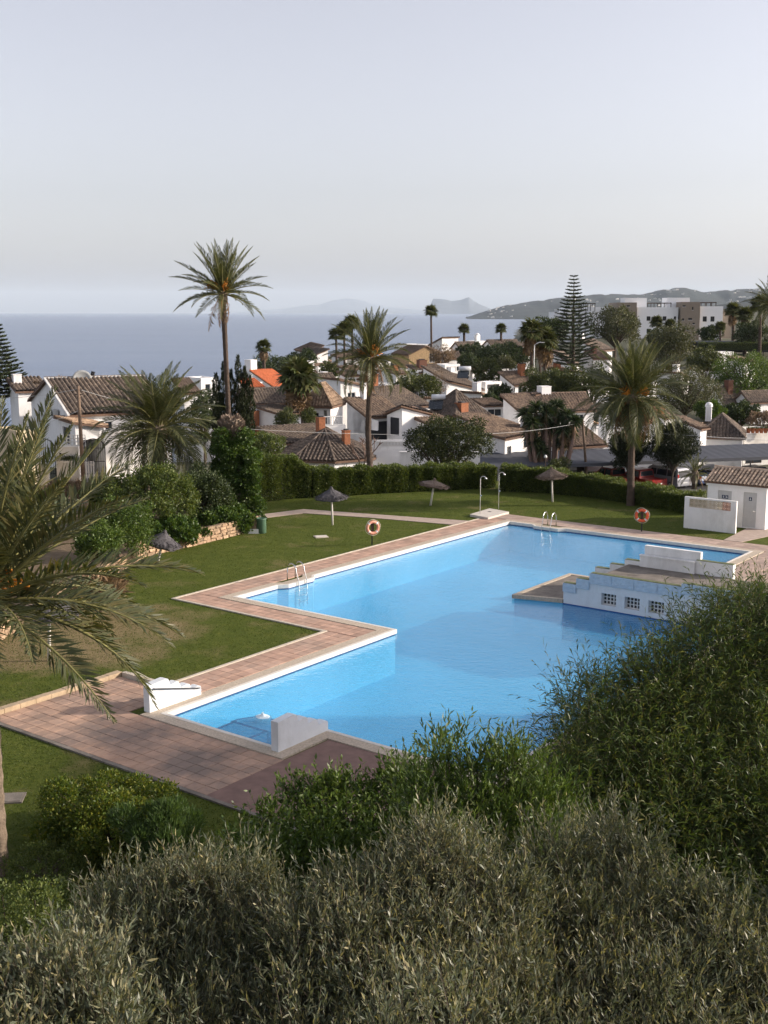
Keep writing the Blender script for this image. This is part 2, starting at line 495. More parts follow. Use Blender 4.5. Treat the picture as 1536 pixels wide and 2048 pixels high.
POOL = [(0, 0), (11.7, 0), (11.7, -8.5), (14.3, -8.5), (14.7, -8.18), (16.4, -8.18), (16.8, -8.5), (34.1, -8.45),
        (34.1, -6.9), (33.75, -6.6), (33.75, -5.1), (34.1, -4.8), (34.2, 5.65), (23.9, 5.65), (23.9, 10.4), (1.9, 10.4), (1.9, 4.7), (0, 4.7)]
def offset(poly, d):
    out = []
    n = len(poly)
    for i in range(n):
        p, q, r = Vector(poly[i - 1]), Vector(poly[i]), Vector(poly[(i + 1) % n])
        e1, e2 = (q - p).normalized(), (r - q).normalized()
        n1, n2 = Vector((-e1.y, e1.x)), Vector((-e2.y, e2.x))
        k = (n1 + n2) / (1 + n1.dot(n2))
        out.append(tuple(q + k * d))
    return out
def area(p): return sum(p[i - 1][0] * p[i][1] - p[i][0] * p[i - 1][1] for i in range(len(p))) / 2
SG = -1 if area(POOL) > 0 else 1
def ring(lo, hi):
    return offset(POOL, SG * lo), offset(POOL, SG * hi)
def wp(poly, z=0): return [W(a, b, z) for a, b in poly]
def frame(inner, outer, z0, z1):
    """a flat rim between two outlines with its inner and outer faces"""
    mb = MB().sheet(wp(outer), z1, [wp(inner)])
    for pl in (inner, outer):
        n = len(pl)
        vs = wp(pl, z0) + wp(pl, z1)
        mb.add(vs, [(i, (i + 1) % n, (i + 1) % n + n, i + n) for i in range(n)])
    return mb

def abox(mb, a0, a1, b0, b1, z0, z1): return mb.prism(wp([(a0, b0), (a1, b0), (a1, b1), (a0, b1)]), z0, z1)
lawn_outer = [(-45, 12), (45, 12), (45, 60), (25.5, 66.5), (20.2, 72), (9.4, 82), (6.5, 82), (-8, 78), (-14, 80), (-45, 82)]
struct(MB().sheet([Vector((x, y, 0)) for x, y in lawn_outer], 0, [wp(offset(POOL, SG * .3))]).build('lawn', LAWN))

# pool
cin, cout = ring(.10, .52)
struct(frame(cin, cout, -.08, .055).build('pool_coping', AGG))
e0, e1 = ring(-.03, .10)
struct(frame(e0, e1, -.10, .062).build('pool_edge_trim', AGGE))
def basin():
    pl = offset(POOL, SG * .02)
    n = len(pl)
    mb = MB().sheet(wp(pl), -1.7)
    mb.add(wp(pl, -1.7) + wp(pl, -.09), [(i, (i + 1) % n, (i + 1) % n + n, i + n) for i in range(n)])
    return mb
bas = struct(basin().build('pool_basin', BASIN))
def band():
    pl = offset(POOL, SG * .012)
    n = len(pl)
    return MB().add(wp(pl, -.19) + wp(pl, -.092), [(i, (i + 1) % n, (i + 1) % n + n, i + n) for i in range(n)])
band().build('coping_shade_band', LINEB, bas)  # dark blue strip: shade under the coping put into its colour
struct(MB().sheet(wp(POOL), -.13).build('pool_water', POOLW))
st = thing('pool_entry_steps', 'blue pool steps with dark edge lines under water between the stepped white walls', 'pool steps', W(.6, 2.3, -1.7))
for k in range(4):
    for b0, b1 in ((.03, 1.55), (2.95, 4.66)):
        z = -.30 - .22 * k
        o = abox(MB(), .03 + .42 * k, .45 + .42 * k, b0, b1, -1.695, z).build('step', BASIN, st)
        abox(MB(), .34 + .42 * k, .455 + .42 * k, b0, b1, z + .003, z + .006).build('edge_line', LINEB, o)
o = abox(MB(), .03, 1.35, 1.56, 2.94, -1.695, -.26).build('platform', BASIN, st)
for q in ((.03, 1.4, 1.54, 1.65), (.03, 1.4, 2.85, 2.96), (1.27, 1.38, 1.54, 2.96)):
    abox(MB(), *q, -.257, -.25).build('edge_line', LINEB, o)
arc = [(1.37 + .95 * math.sin(t), 2.25 - .85 * math.cos(t)) for t in np.linspace(0, math.pi, 14)]
o = MB().prism(wp(arc), -1.695, -.29).build('platform', BASIN, st)
for i in range(13):
    p, q = arc[i], arc[i + 1]
    c = (1.37, 2.25)
    i0, i1 = [(c[0] + (s[0] - c[0]) * .88, c[1] + (s[1] - c[1]) * .88) for s in (p, q)]
    MB().sheet(wp([p, q, i1, i0]), -.284).build('edge_line', LINEB, o)
FOAM = mat('foaming_water', (.62, .74, .82), .5, .1, 12, 30, .8)
fp = MB()
c = W(1.95, 2.2, -.13)
fp.lathe([(.30, -.03), (.2, .006), (.11, .02), (.05, .07), (.02, .13), (.001, .14)], c, 12)
fp.v = [(x + random.uniform(-.02, .02), y + random.uniform(-.02, .02), z + random.uniform(-.008, .012)) for x, y, z in fp.v]
tag(fp.build('water_jet', FOAM), 'small white bubbling water jet rising from the pool by the entry steps', 'water jet')

# paving
def paving_tile_mesh(s, m, h=.03):
    k, c = s / 2, .006
    vs = [(-k, -k, -h), (k, -k, -h), (k, k, -h), (-k, k, -h), (-k, -k, -c), (k, -k, -c), (k, k, -c), (-k, k, -c)]
    vs += [(x * (1 - c / k), y * (1 - c / k), 0) for x, y in ((-k, -k), (k, -k), (k, k), (-k, k))]
    fs = [(8, 9, 10, 11)] + [(i, (i + 1) % 4, (i + 1) % 4 + 4, i + 4) for i in range(4)] + [(i + 4, (i + 1) % 4 + 4, (i + 1) % 4 + 8, i + 8) for i in range(4)]
    return MB().add(vs, fs).mesh('paving_tile', m)
PITCHT = .42
T_CLEAN, T_WORN = paving_tile_mesh(.405, PAVE), paving_tile_mesh(.405, PAVED)
def pave(parent, a0, a1, b0, b1, z, me, keep=lambda a, b: True):
    na, nb = max(1, round((a1 - a0) / PITCHT)), max(1, round((b1 - b0) / PITCHT))
    da, db = (a1 - a0) / na, (b1 - b0) / nb
    for i in range(na):
        for j in range(nb):
            a, b = a0 + (i + .5) * da, b0 + (j + .5) * db
            if not keep(a, b): continue
            o = link('paving_tile', me, parent)
            o.location = W(a, b, z + random.uniform(-.003, .003))
            o.rotation_euler = (random.uniform(-.006, .006), random.uniform(-.006, .006), PA + random.uniform(-.006, .006))
            o.scale = (da / PITCHT, db / PITCHT, 1)
bed = struct(MB().prism(wp([(-3.42, -3.9), (1.6, -3.9), (1.6, -1.05), (-.5, -1.05), (-.5, 5.3), (-3.42, 5.3)]), .002, .012).build('terrace', GROUT))
pave(bed, -3.42, -.55, -3.9, 5.3, .035, T_WORN)
pave(bed, -.55, 1.58, -3.9, -1.05, .035, T_WORN)
struct(MB().prism(wp([(-3.42, 5.3), (1.36, 5.3), (1.36, 11), (-3.42, 11)]), .002, .03).build('dark_red_terrace', PAVER))
kb = struct(MB().prism(wp([(-3.58, -4.15), (-3.45, -4.15), (-3.45, 11), (-3.58, 11)]), -.1, .05).build('terrace_kerb', CONC))
for i in range(9):
    a0 = -3.45 + i * .57
    o = MB().prism(wp([(a0 + .006, -4.18), (a0 + .562, -4.18), (a0 + .562, -3.93), (a0 + .006, -3.93)]), -.1, .17 + random.uniform(-.008, .008)).build('kerb_stone', KERB, kb)
for i in range(5):
    b0 = -3.9 + i * .57
    MB().prism(wp([(1.63, b0 + .006), (1.80, b0 + .006), (1.80, b0 + .562), (1.63, b0 + .562)]), -.1, .17 + random.uniform(-.008, .008)).build('kerb_stone', KERBP, kb)
bed = MB().prism(wp([(10, -10.42), (34.6, -10.42), (34.6, -9.02), (11.18, -9.02), (11.18, -.55), (1.85, -.55), (1.85, -2.0), (10, -2.0)]), .002, .012).build('pool_path', GROUT)
struct(bed)
pave(bed, 11.2, 34.6, -10.3, -9.04, .035, T_CLEAN)
pave(bed, 10.05, 11.16, -10.3, -.55, .035, T_CLEAN)
pave(bed, 1.9, 10.0, -1.88, -.6, .035, T_CLEAN)
kb = struct(MB().prism(wp([(9.88, -10.52), (36.4, -10.52), (36.4, -10.42), (9.88, -10.42)]), -.05, .045).build('path_kerb', KERBP))
for q in ([(9.88, -10.42), (10.02, -10.42), (10.02, -2.12), (9.88, -2.12)], [(1.85, -2.12), (10.02, -2.12), (10.02, -2.0), (1.85, -2.0)]):
    MB().prism(wp(q), -.05, .047).build('kerb_strip', KERBP, kb)
bed = struct(MB().prism(wp([(34.65, -10.4), (36.3, -10.4), (36.5, 8.6), (28.5, 8.6), (24.4, 8.6), (24.4, 6.2), (34.75, 6.2)]), .002, .012).build('far_pool_path', GROUT))
T_FAR = paving_tile_mesh(.405, mat('far_paving_tile', (.42, .32, .265), .85, .2, 1.3, 30, .25, .006, dirt=(.28, .22, .19), objvar=.12))
pave(bed, 34.75, 36.25, -10.3, 8.5, .035, T_FAR)
pave(bed, 24.5, 34.7, 6.25, 8.5, .035, T_FAR, lambda a, b: b < 7.7 or a > 33)
struct(MB().prism([G(607, 1019), G(800, 1033), G(945, 1043), G(905, 1050), G(740, 1036), G(607, 1027), G(525, 1037), G(420, 1048), G(420, 1040), G(520, 1030)], .002, .03).build('garden_path', PATH))
struct(MB().prism(wp([(36.35, 3.4), (41.2, 3.15), (41.2, 6.5), (39.2, 5.0), (36.5, 4.35)]), .002, .03).build('hut_path', PATH))
# car park behind the hedge
struct(MB().sheet([Vector(p) for p in ((-6, 90, 0), (70, 90, 0), (70, 112.5, 0), (-6, 112.5, 0))], -3.7).build('car_park', ASPH))
# raised bed behind the dry stone wall
WALLP = [G(512, 1060), G(400, 1088), G(285, 1114), G(130, 1206), G(0, 1278), G(-150, 1370)]
bankp = [Vector((p.x, p.y, 0)) for p in WALLP] + [Vector((-45, 35, 0)), Vector((-45, 78, 0)), Vector((-12, 77, 0)), Vector((-9.0, 72, 0)), Vector((-8.3, 68.5, 0))]
struct(MB().prism(bankp, -.2, .62).build('raised_bed', EARTH))

# sea
struct(MB().add([(-30000, 180, -26), (30000, 180, -26), (30000, 30000, -26), (-30000, 30000, -26)], [(0, 1, 2, 3)]).build('sea', SEA))
# ------------------------------------------------------------------ far land
def ridge(name, D, pts, depth, m, label=None, rough=.06, n=90, rows=14):
    xs = np.linspace(pts[0][0], pts[-1][0], n)
    hy = np.interp(xs, [p[0] for p in pts], [p[1] for p in pts])
    V = []
    r = np.random.default_rng(5)
    ph = r.uniform(0, 6, 12)
    for j in range(rows):
        s = j / (rows - 1)
        prof = math.sin(math.pi * min(1, s / 1.1 + .0)) if 0 < s < 1 else 0
        prof = max(0, min(1, (s / .55) ** .8 if s < .55 else 1 - ((s - .55) / .45) ** 1.5))
        y = D - depth * .55 + depth * s
        for i, x in enumerate(xs):
            top = P(x, hy[i], D)
            h = (top.z + 26) * min(1, i / 5, (n - 1 - i) / 5)
            wob = sum(math.sin(x * .05 * (k + 1) + s * 9 * (k % 3 + 1) + ph[k]) / (k + 1) for k in range(8)) * rough
            z = -27 + h * max(0, prof * (1 + (wob if s != .55 else wob * .2) * (1 - prof * .7)))
            V.append((top.x * (y / D), y, z))
    Q = [(j * n + i, j * n + i + 1, (j + 1) * n + i + 1, (j + 1) * n + i) for j in range(rows - 1) for i in range(n - 1)]
    o = link(name, npmesh(name, V, Q, m))
    return struct(o), V
HILLM = mat('scrub_hillside', (.020, .028, .026), .95, .6, .004, .01, .5, 20)
ROCKM = mat('pale_rock_mountain', (.10, .115, .13), .95, .35, .0012, .003, .6, 60)
ridge('mountain', 44000, [(440, 626), (560, 618), (612, 611), (640, 609), (660, 601), (690, 597), (712, 598), (740, 606), (770, 613), (820, 618), (880, 626)], 9000, ROCKM)
ridge('rock_mountain', 25000, [(846, 627), (856, 622), (866, 597), (880, 597), (893, 599), (903, 601), (914, 600), (922, 599), (933, 595), (938, 594), (948, 602), (962, 609), (978, 616), (992, 622), (1010, 627)], 2600, ROCKM, rough=.03)
hill, HV = ridge('hillside', 8200, [(930, 628), (962, 625), (985, 618), (1010, 610), (1040, 605), (1090, 600), (1120, 595), (1160, 590), (1200, 589), (1255, 588), (1300, 584), (1345, 577), (1372, 575), (1400, 580), (1435, 582), (1480, 579), (1536, 573), (1620, 568), (1800, 566)], 3600, HILLM, rough=.10, n=150, rows=24)
ridge('shore_hill', 4200, [(1240, 632), (1300, 622), (1360, 616), (1420, 610), (1480, 606), (1536, 602), (1700, 596)], 1500, HILLM, rough=.1)
# the white houses scattered over the far hillside
hx = MB().box((0, 0, 4), (14, 12, 8)).box((3, 2, 9), (7, 7, 4)).mesh('hillside_house', WHITE2)
gx = np.array(HV).reshape(24, 150, 3)
spots = []
for k in range(1100):
    i, j = random.randint(8, 140), random.randint(1, 11)
    u = math.sin(i * .21) + math.sin(j * 1.3 + i * .07) + random.uniform(-1, 1)
    if u < .35 and not (i > 100 and j < 7): continue
    spots.append(gx[j, i] + np.array([random.uniform(-12, 12), random.uniform(-40, 40), 0]))
for p in spots[:200]:
    o = link('hillside_house', hx)
    o.location = (p[0], p[1], p[2] - 1)
    k = random.uniform(.45, 1.0)
    o.scale = (k * random.uniform(.8, 2.0), k, k)
    o.rotation_euler = (0, 0, random.uniform(-.5, .5))
    tag(o, 'tiny white house far off on the hazy coastal hillside', 'house', 'white houses on the far hillside')

# ------------------------------------------------------------------ walls with real openings
def wallface(mb, p0, p1, zb, tops, holes=(), reveal=.14):
    """upright wall from p0 to p1 (seen from its outer side p0 is left); tops = [(u, z) ...] from left to right"""
    p0, p1 = Vector((p0[0], p0[1], 0)), Vector((p1[0], p1[1], 0))
    e = (p1 - p0).normalized()
    nrm = Vector((e.y, -e.x, 0))
    loops = [[(tops[0][0], zb), (tops[-1][0], zb)] + [t for t in reversed(tops)]]
    for u0, u1, z0, z1 in holes: loops.append([(u0, z0), (u0, z1), (u1, z1), (u1, z0)])
    flat = [q for l in loops for q in l]
    tri = tessellate_polygon([[Vector((u, z, 0)) for u, z in l] for l in loops])
    mb.add([p0 + e * u + Vector((0, 0, z)) for u, z in flat], tri)
    for u0, u1, z0, z1 in holes:
        c = [(u0, z0), (u1, z0), (u1, z1), (u0, z1)]
        vs = [p0 + e * u + Vector((0, 0, z)) for u, z in c] + [p0 + e * u + Vector((0, 0, z)) - nrm * reveal for u, z in c]
        mb.add(vs, [(i, (i + 1) % 4, (i + 1) % 4 + 4, i + 4) for i in range(4)])
    return p0, e, nrm
def window(parent, p0, e, nrm, hole, reveal=.14, kind='w', name=None):
    u0, u1, z0, z1 = hole
    ctr = p0 + e * ((u0 + u1) / 2) - nrm * (reveal - .02) + Vector((0, 0, (z0 + z1) / 2))
    rz = math.atan2(e.y, e.x)
    wd, ht = u1 - u0, z1 - z0
    if kind == 'g':                        # garage or terrace opening: dark panel stands for the shade inside
        return MB().box(ctr, (wd, .03, ht), rz).build('dark_opening_panel', DARKIN, parent)
    if kind == 's':
        o = MB().box(ctr + nrm * .05, (wd, .04, ht), rz).build('shutter', SHUT, parent)
        return o
    if kind == 'd':
        o = MB().box(ctr, (wd, .05, ht), rz).build('door', WOODD, parent)
        return o
    pane = MB().box(ctr, (wd, .02, ht), rz).build('window', GLASSD, parent)
    f = MB()
    t = .06
    for s in (-1, 1):
        f.box(ctr + e * s * (wd / 2 - t / 2) + nrm * .02, (t, .05, ht), rz)
        f.box(ctr + Vector((0, 0, s * (ht / 2 - t / 2))) + nrm * .02, (wd - 2 * t, .05, t), rz)
    if wd > .9: f.box(ctr + nrm * .02, (t, .05, ht - 2 * t), rz)
    f.build('frame', FRAMEW if kind == 'w' else WOODD, pane)
    MB().box(p0 + e * ((u0 + u1) / 2) + nrm * .03 + Vector((0, 0, z0 - .03)), (wd + .16, .1, .06), rz).build('sill', WHITE, pane)
    return pane

# ------------------------------------------------------------------ things round the pool
def pony_wall(b, label, rail):
    prof = [(-.25, 0), (-.25, .86)]
    for a1, h in ((.55, .86), (.98, .66), (1.42, .47), (1.88, .29)):
        a0 = prof[-1][0]
        prof += [(a0 + .05 if len(prof) > 2 else a0, h + .0)]
        prof += [(a1 - .12, h + .04), (a1 - .03, h + .01), (a1, h - .06)]
    prof += [(1.88, 0)]
    th = .13
    n = len(prof)
    vs = [W(a, b - th, z + .05) for a, z in prof] + [W(a, b + th, z + .05) for a, z in prof]
    tri = tessellate_polygon([[Vector((a, z, 0)) for a, z in prof]])
    mb = MB().add(vs, [tuple(q) for q in tri] + [tuple(i + n for i in q) for q in tri] + [(i, (i + 1) % n, (i + 1) % n + n, i + n) for i in range(n)])
    t = thing('stepped_wall', label, 'low wall', W(.8, b, .05))
    mb.build('wall', POOLWHITE, t)
    if rail:
        r = MB().tube([W(-.1, b + th + .05, .78), W(1.8, b + th + .05, .30)], .02, 6)
        for a, z in ((-.1, .78), (1.8, .30)): r.tube([W(a, b + th - .02, z), W(a, b + th + .05, z)], .014, 5)
        r.build('handrail', IRON, t)
pony_wall(-.52, 'white low wall with stepped rounded top and dark handrail beside the pool steps', True)
pony_wall(4.72, 'white low wall with stepped rounded top beside the dark red terrace, without handrail', False)

# pump house standing in the pool, with the low landing in front of its stairs
def pump_house():
    t = thing('pool_house', 'white flat-roofed block standing in the pool with latticed windows and stepped parapets', 'pool house', W(21.5, 5.5, -1.6))
    A0, A1, B0, B1 = 19.7, 22.75, 2.85, 10.6
    MB().prism(wp([(19.15, .75), (19.70, 2.86), (19.72, 5.6), (24.2, 5.6), (24.2, .75)]), -.11, .04).build('landing', CONC, t)
    MB().prism(wp([(19.18, .78), (19.73, 2.88), (19.75, 5.6), (24.17, 5.6), (24.17, .78)]), -1.69, -.112).build('landing_base', BASIN, t)
    abox(MB(), 19.68, 19.9, 2.84, 10.3, -1.69, -.095).build('wall_base', LINEB, t)
    rim = MB()
    rim.prism(wp([(19.10, .70), (19.67, 2.82), (19.89, 2.82), (19.34, .92), (24.03, .92), (24.03, 5.6), (24.25, 5.6), (24.25, .70)]), -.10, .062)
    rim.build('landing_rim', AGG, t)
    tops = [(0, .78), (.62, .78), (.62, 1.06), (1.22, 1.06), (1.22, 1.36), (5.2, 1.36), (5.2, 1.50), (B1 - B0, 1.50)]
    holes = [(k - .33, k + .33, .10, .60) for k in (2.08, 3.12, 4.16)]
    wall = MB()
    p0, e, nrm = wallface(wall, W(A0, B0), W(A0, B1), -.1, tops, holes, .22)
    wallface(wall, W(A0 + .24, B1), W(A0 + .24, B0), -1.6, [(B1 - B0 - u, z) for u, z in reversed(tops)], [])
    wallface(wall, W(A0 + .24, B0), W(A0, B0), -1.6, [(0, .78), (.24, .78)])
    wo = wall.build('wall', POOLWHITE, t)
    bd = MB()                              # proud rough-cast band following the stepped top
    for u0, u1, z1, hh in ((-.02, .60, .775, .36), (.60, 1.20, 1.055, .40), (1.20, 5.2, 1.355, .42), (5.2, 7.75, 1.495, .42)):
        nn = max(1, round((u1 - u0) / .9))
        for k in range(nn):
            a, b = u0 + (u1 - u0) * k / nn, u0 + (u1 - u0) * (k + 1) / nn
            q = MB().box(p0 + e * ((a + b) / 2) + nrm * .03 + Vector((0, 0, z1 - hh / 2)), (b - a - .015, .06, hh), math.atan2(e.y, e.x))
            q.build('rough_cast_panel', ROUGHBAND, wo)
    cap = MB()
    for u0, u1, z in ((0, .61, .78), (.63, 1.21, 1.06), (1.23, 5.19, 1.36), (5.21, 7.75, 1.50)):
        cap.box(p0 + e * ((u0 + u1) / 2) - nrm * .12 + Vector((0, 0, z + .012)), (u1 - u0, .25, .02), math.atan2(e.y, e.x))
    cap.build('mossy_top', MOSS, wo)
    for h in holes:
        c = p0 + e * ((h[0] + h[1]) / 2) - nrm * .20 + Vector((0, 0, (h[2] + h[3]) / 2))
        rz = math.atan2(e.y, e.x)
        pn = MB().box(c - nrm * .03, (.66, .02, .5), rz).build('window', DARKIN, t)
        g = MB()
        for k in range(5): g.box(c + e * (-.31 + .155 * k), (.04, .06, .5), rz)
        for k in range(4): g.box(c + Vector((0, 0, -.23 + .153 * k)), (.66, .058, .035), rz)
        g.build('lattice', FRAMEW, pn)
    abox(MB(), A0 + .25, A1 - .01, 4.35, B1, -1.6, 1.24).build('roof_terrace', CONC, t)
    for k in range(5): abox(MB(), A0 + .25, A1 - .01, 2.86 + .3 * k, 3.155 + .3 * k, -1.6, .25 + .2 * k).build('stair_step', CONC, t)
    fw = MB()
    fx = ((2.75, 3.45, .88), (3.455, 4.15, 1.14), (4.155, 4.9, 1.42), (7.35, 8.95, 1.80))
    for b0, b1, z in fx:
        f = abox(MB(), A1, A1 + .28, b0, b1, -1.6, z).build('parapet', WHITE, t)
        abox(MB(), A1 + .01, A1 + .27, b0 + .01, b1 - .01, z + .003, z + .022).build('mossy_top', MOSS, f)
    b_ = MB()
    abox(b_, A1 - .12, A1 + .28, 4.905, 7.345, -1.6, 1.70)
    bo = b_.build('bench', WHITE, t)
    abox(MB(), A1 - .16, A1 + .05, 4.89, 7.36, 1.703, 1.76).build('seat', WHITE, bo)
    abox(MB(), A1 + .14, A1 + .34, 5.0, 7.5, 1.62, 2.13).build('backrest', WHITE, bo)
pump_house()

def ladder(c, out, label):
    """pool ladder: two bent steel rails and treads; out = horizontal direction away from the water"""
    t = thing('pool_ladder', label, 'ladder', c, 'steel pool ladders')
    side = Vector((-out.y, out.x, 0))
    for s in (-.27, .27):
        q = c + side * s
        pts = [q + out * .55 + Vector((0, 0, z)) for z in (.0, .45)]
        for k in range(1, 8):
            an = math.pi * k / 8
            pts.append(q + out * (.275 + .275 * math.cos(an)) + Vector((0, 0, .45 + .36 * math.sin(an))))
        pts += [q + Vector((0, 0, .45)), q - out * .14 + Vector((0, 0, .0)), q - out * .16 + Vector((0, 0, -1.1))]
        MB().tube(pts, .024, 7).build('rail', STEEL, t, True)
    for z in (-.3, -.6, -.9):
        MB().box(c - out * .16 + Vector((0, 0, z)), (.5, .1, .03), math.atan2(side.y, side.x)).build('tread', STEEL, t)
ladder(W(15.55, -8.22, .05), -BX, 'bent steel pool ladder beside the long lawn, on the bulge of the coping')
ladder(W(33.85, -5.85, .05), AX, 'bent steel pool ladder at the far short side near the showers')

def life_ring(c, face, label, m, tilt):
    t = thing('life_ring', label, 'life ring', c, 'life rings round the pool')
    MB().box(c + Vector((0, 0, .5)), (.06, .06, 1.0), 0).build('post', IRON, t)
    MB().box(c + Vector((0, 0, .95)) + face * .05, (.16, .04, .45), math.atan2(face.y, face.x) + 1.5708).build('holder', WOODD, t)
    side = Vector((-face.y, face.x, 0))
    rad, tr, n, k = .30, .075, 28, 8
    ctr = c + Vector((0, 0, .95)) + face * .13
    def torus(a0, a1, tr, seg):
        vs, fs = [], []
        for i in range(seg + 1):
            an = a0 + (a1 - a0) * i / seg
            d = side * math.cos(an) + Vector((0, 0, 1)) * math.sin(an)
            for j in range(k):
                b = 6.2832 * j / k
                vs.append(ctr + d * (rad + tr * math.cos(b)) + face * tr * .8 * math.sin(b))
        for i in range(seg):
            for j in range(k): fs.append((i * k + j, i * k + (j + 1) % k, (i + 1) * k + (j + 1) % k, (i + 1) * k + j))
        return MB().add(vs, fs)
    o = torus(0, 6.2832, tr, n).build('ring', m, t, True)
    for i in range(4):
        a = .785 + i * 1.5708
        torus(a - .13, a + .13, tr + .006, 3).build('band', FRAMEW, o, True)
    rp = [ctr + (side * math.cos(a) + Vector((0, 0, math.sin(a)))) * (.40 + .03 * abs(math.sin(2 * a + .8))) for a in np.linspace(0, 6.2832, 33)]
    MB().tube(rp, .012, 4).build('rope', SHUT, t)
life_ring(G(744, 1090), (BX * .86 - AX * .5).normalized(), 'faded pale orange life ring on a post beside the long tiled pool path', PALEO, 0)
life_ring(G(1283, 1064), (-AX * .95 + BX * .3).normalized(), 'bright orange life ring on a post near the white hut', ORANGE, 0)

def parasol(base, top, rad, label, m, canopy=True, rise=.42):
    t = thing('thatched_parasol', label, 'parasol', base, 'thatched parasols on the lawn')
    d = (top - base).normalized()
    MB().tube([base - d * .1, base.lerp(top, .5), top], [.062, .058, .05], 8).build('pole', POSTW, t, True)
    if not canopy and False: return
    q = d.to_track_quat('Z', 'Y').to_matrix().to_4x4()
    M = Matrix.Translation(top) @ q
    mb = MB()
    n = 26
    prof = [(.03, rise + .16), (.07, rise + .12), (.12, rise), (rad * .5, rise * .52), (rad * .85, rise * .12), (rad, -.10), (rad * .96, -.16), (rad * .6, rise * .14), (.06, rise * .5)]
    mb.lathe(prof, (0, 0, 0), n)
    vs = []
    for i, (x, y, z) in enumerate(mb.v):
        k = i // n
        j = random.uniform(.94, 1.05) if k in (4, 5, 6) else random.uniform(.98, 1.02)
        vs.append(tuple(M @ Vector((x * j, y * j, z + (random.uniform(-.05, .04) if k in (5, 6) else random.uniform(-.012, .012))))))
    mb.v = vs
    c = mb.build('canopy', m, t)
    nn = 900                                # loose straw over the thatch
    an = rng.uniform(0, 6.2832, nn); rr = rad * np.sqrt(rng.uniform(.02, 1, nn))
    zz = rise * (1 - rr / rad) * .98 - .03
    base_ = np.stack([rr * np.cos(an), rr * np.sin(an), zz + .02], 1)
    dr = np.stack([np.cos(an), np.sin(an), -np.full(nn, .5)], 1) + rng.normal(size=(nn, 3)) * .15
    V, Q = leaves(base_, dr, rng.uniform(.12, .26, nn), .02)
    V = V @ np.array(M.to_3x3()).T + np.array(M.translation)
    link('straw', npmesh('straw', V, Q, m), c)
def pg(px, py, px2, py2):
    b = G(px, py); return b, P(px2, py2, b.y)
parasol(*pg(665, 1050, 663, 993), .92, 'dark thatched parasol standing alone on the lawn above the square cover', THATCH)
parasol(*pg(861, 1011, 868, 968), .92, 'brown thatched parasol with a leaning pole and tilted canopy', THATCH2, rise=.22)
parasol(*pg(1105, 1004, 1103, 951), .95, 'grey thatched parasol by the hedge under the carport', THATCH2)
parasol(*pg(315, 1127, 325, 1084), .85, 'grey thatched parasol with drooping canopy against the dry stone wall', THATCH, rise=.46)
parasol(*pg(98, 1322, 99, 1222), 1.0, 'thatched parasol on the dry lawn, its canopy hidden in the palm fronds', THATCH)

sl = thing('shower_base', 'pale raised concrete shower slab at the corner of the pool', 'shower base', G(979, 1030))
MB().prism([G(940, 1033), G(976, 1040), G(1018, 1028), G(979, 1021)], .0, .14).build('slab', SLABC, sl)
MB().box(G(979, 1028) + Vector((0, 0, .145)), (.18, .18, .01), PA).build('drain', IRON, sl)
for px, py, tp, lb in ((960, 1032, 961, 'slim white outdoor shower pole on the outer corner of the slab'), (997, 1022, 998, 'slim white outdoor shower pole on the slab side next to the ladder')):
    b = G(px, py); b.z = .14
    t = thing('outdoor_shower', lb, 'shower', b, 'outdoor showers')
    hh = 2.1
    pts = [b, b + Vector((0, 0, hh))] + [b + Vector((.16 - .16 * math.cos(a), -.04 * a, hh + .16 * math.sin(a))) for a in np.linspace(.4, 2.8, 7)]
    MB().tube(pts, .02, 7).build('pole', GALV, t, True)
    MB().lathe([(.001, .03), (.05, .02), (.075, -.03), (.001, -.03)], pts[-1], 10).build('shower_head', STEEL, t)
    MB().box(b + Vector((.04, -.04, 1.1)), (.1, .06, .06)).build('tap', STEEL, t)

c = G(523, 1066)
t = thing('waste_bin', 'green cylindrical bin at the end of the dry stone wall', 'bin', c)
MB().lathe([(.001, .0), (.24, .0), (.27, .02), (.27, .78), (.28, .80), (.28, .84), (.25, .84), (.24, .3), (.001, .3)], c, 18).build('barrel', GREENB, t, True)
MB().lathe([(.285, .78), (.295, .80), (.285, .83)], c, 18).build('rim', GREENB, t)
c = G(509, 1066)
t = thing('planter_block', 'small white plaster trough with a reddish stone, beside the green bin', 'trough', c)
q = MB()
for dx, dy, sx, sy in ((0, -.2, .62, .07), (0, .2, .62, .07), (-.275, 0, .07, .33), (.275, 0, .07, .33), (0, 0, .48, .33)): q.box(c + Vector((dx, dy, .13 if sx != .48 else .08)), (sx, sy, .26 if sx != .48 else .16))
q.build('trough', WHITE, t)
rk = MB().lathe([(.001, .1), (.17, .12), (.2, .3), (.13, .55), (.17, .7), (.05, .82), (.001, .82)], c, 9)
rk.v = [(x + random.uniform(-.03, .03), y + random.uniform(-.03, .03), z) for x, y, z in rk.v]
rk.build('stone', STONE, t)
c = G(642, 1074)
t = thing('access_cover', 'square pale access cover set in the lawn', 'cover', c)
MB().box(c + Vector((0, 0, .02)), (.72, .6, .04), .3).build('frame', KERBP, t)
MB().box(c + Vector((0, 0, .045)), (.62, .5, .012), .3).build('lid', SLABC, t)
c = G(20, 1598)
t = thing('access_cover', 'grey concrete access cover in the shaded grass near the palm trunk', 'cover', c)
MB().box(c + Vector((0, 0, .02)), (.7, .6, .04), .1).build('frame', CONC, t)
MB().box(c + Vector((0, 0, .045)), (.6, .5, .012), .1).build('lid', CONC, t)

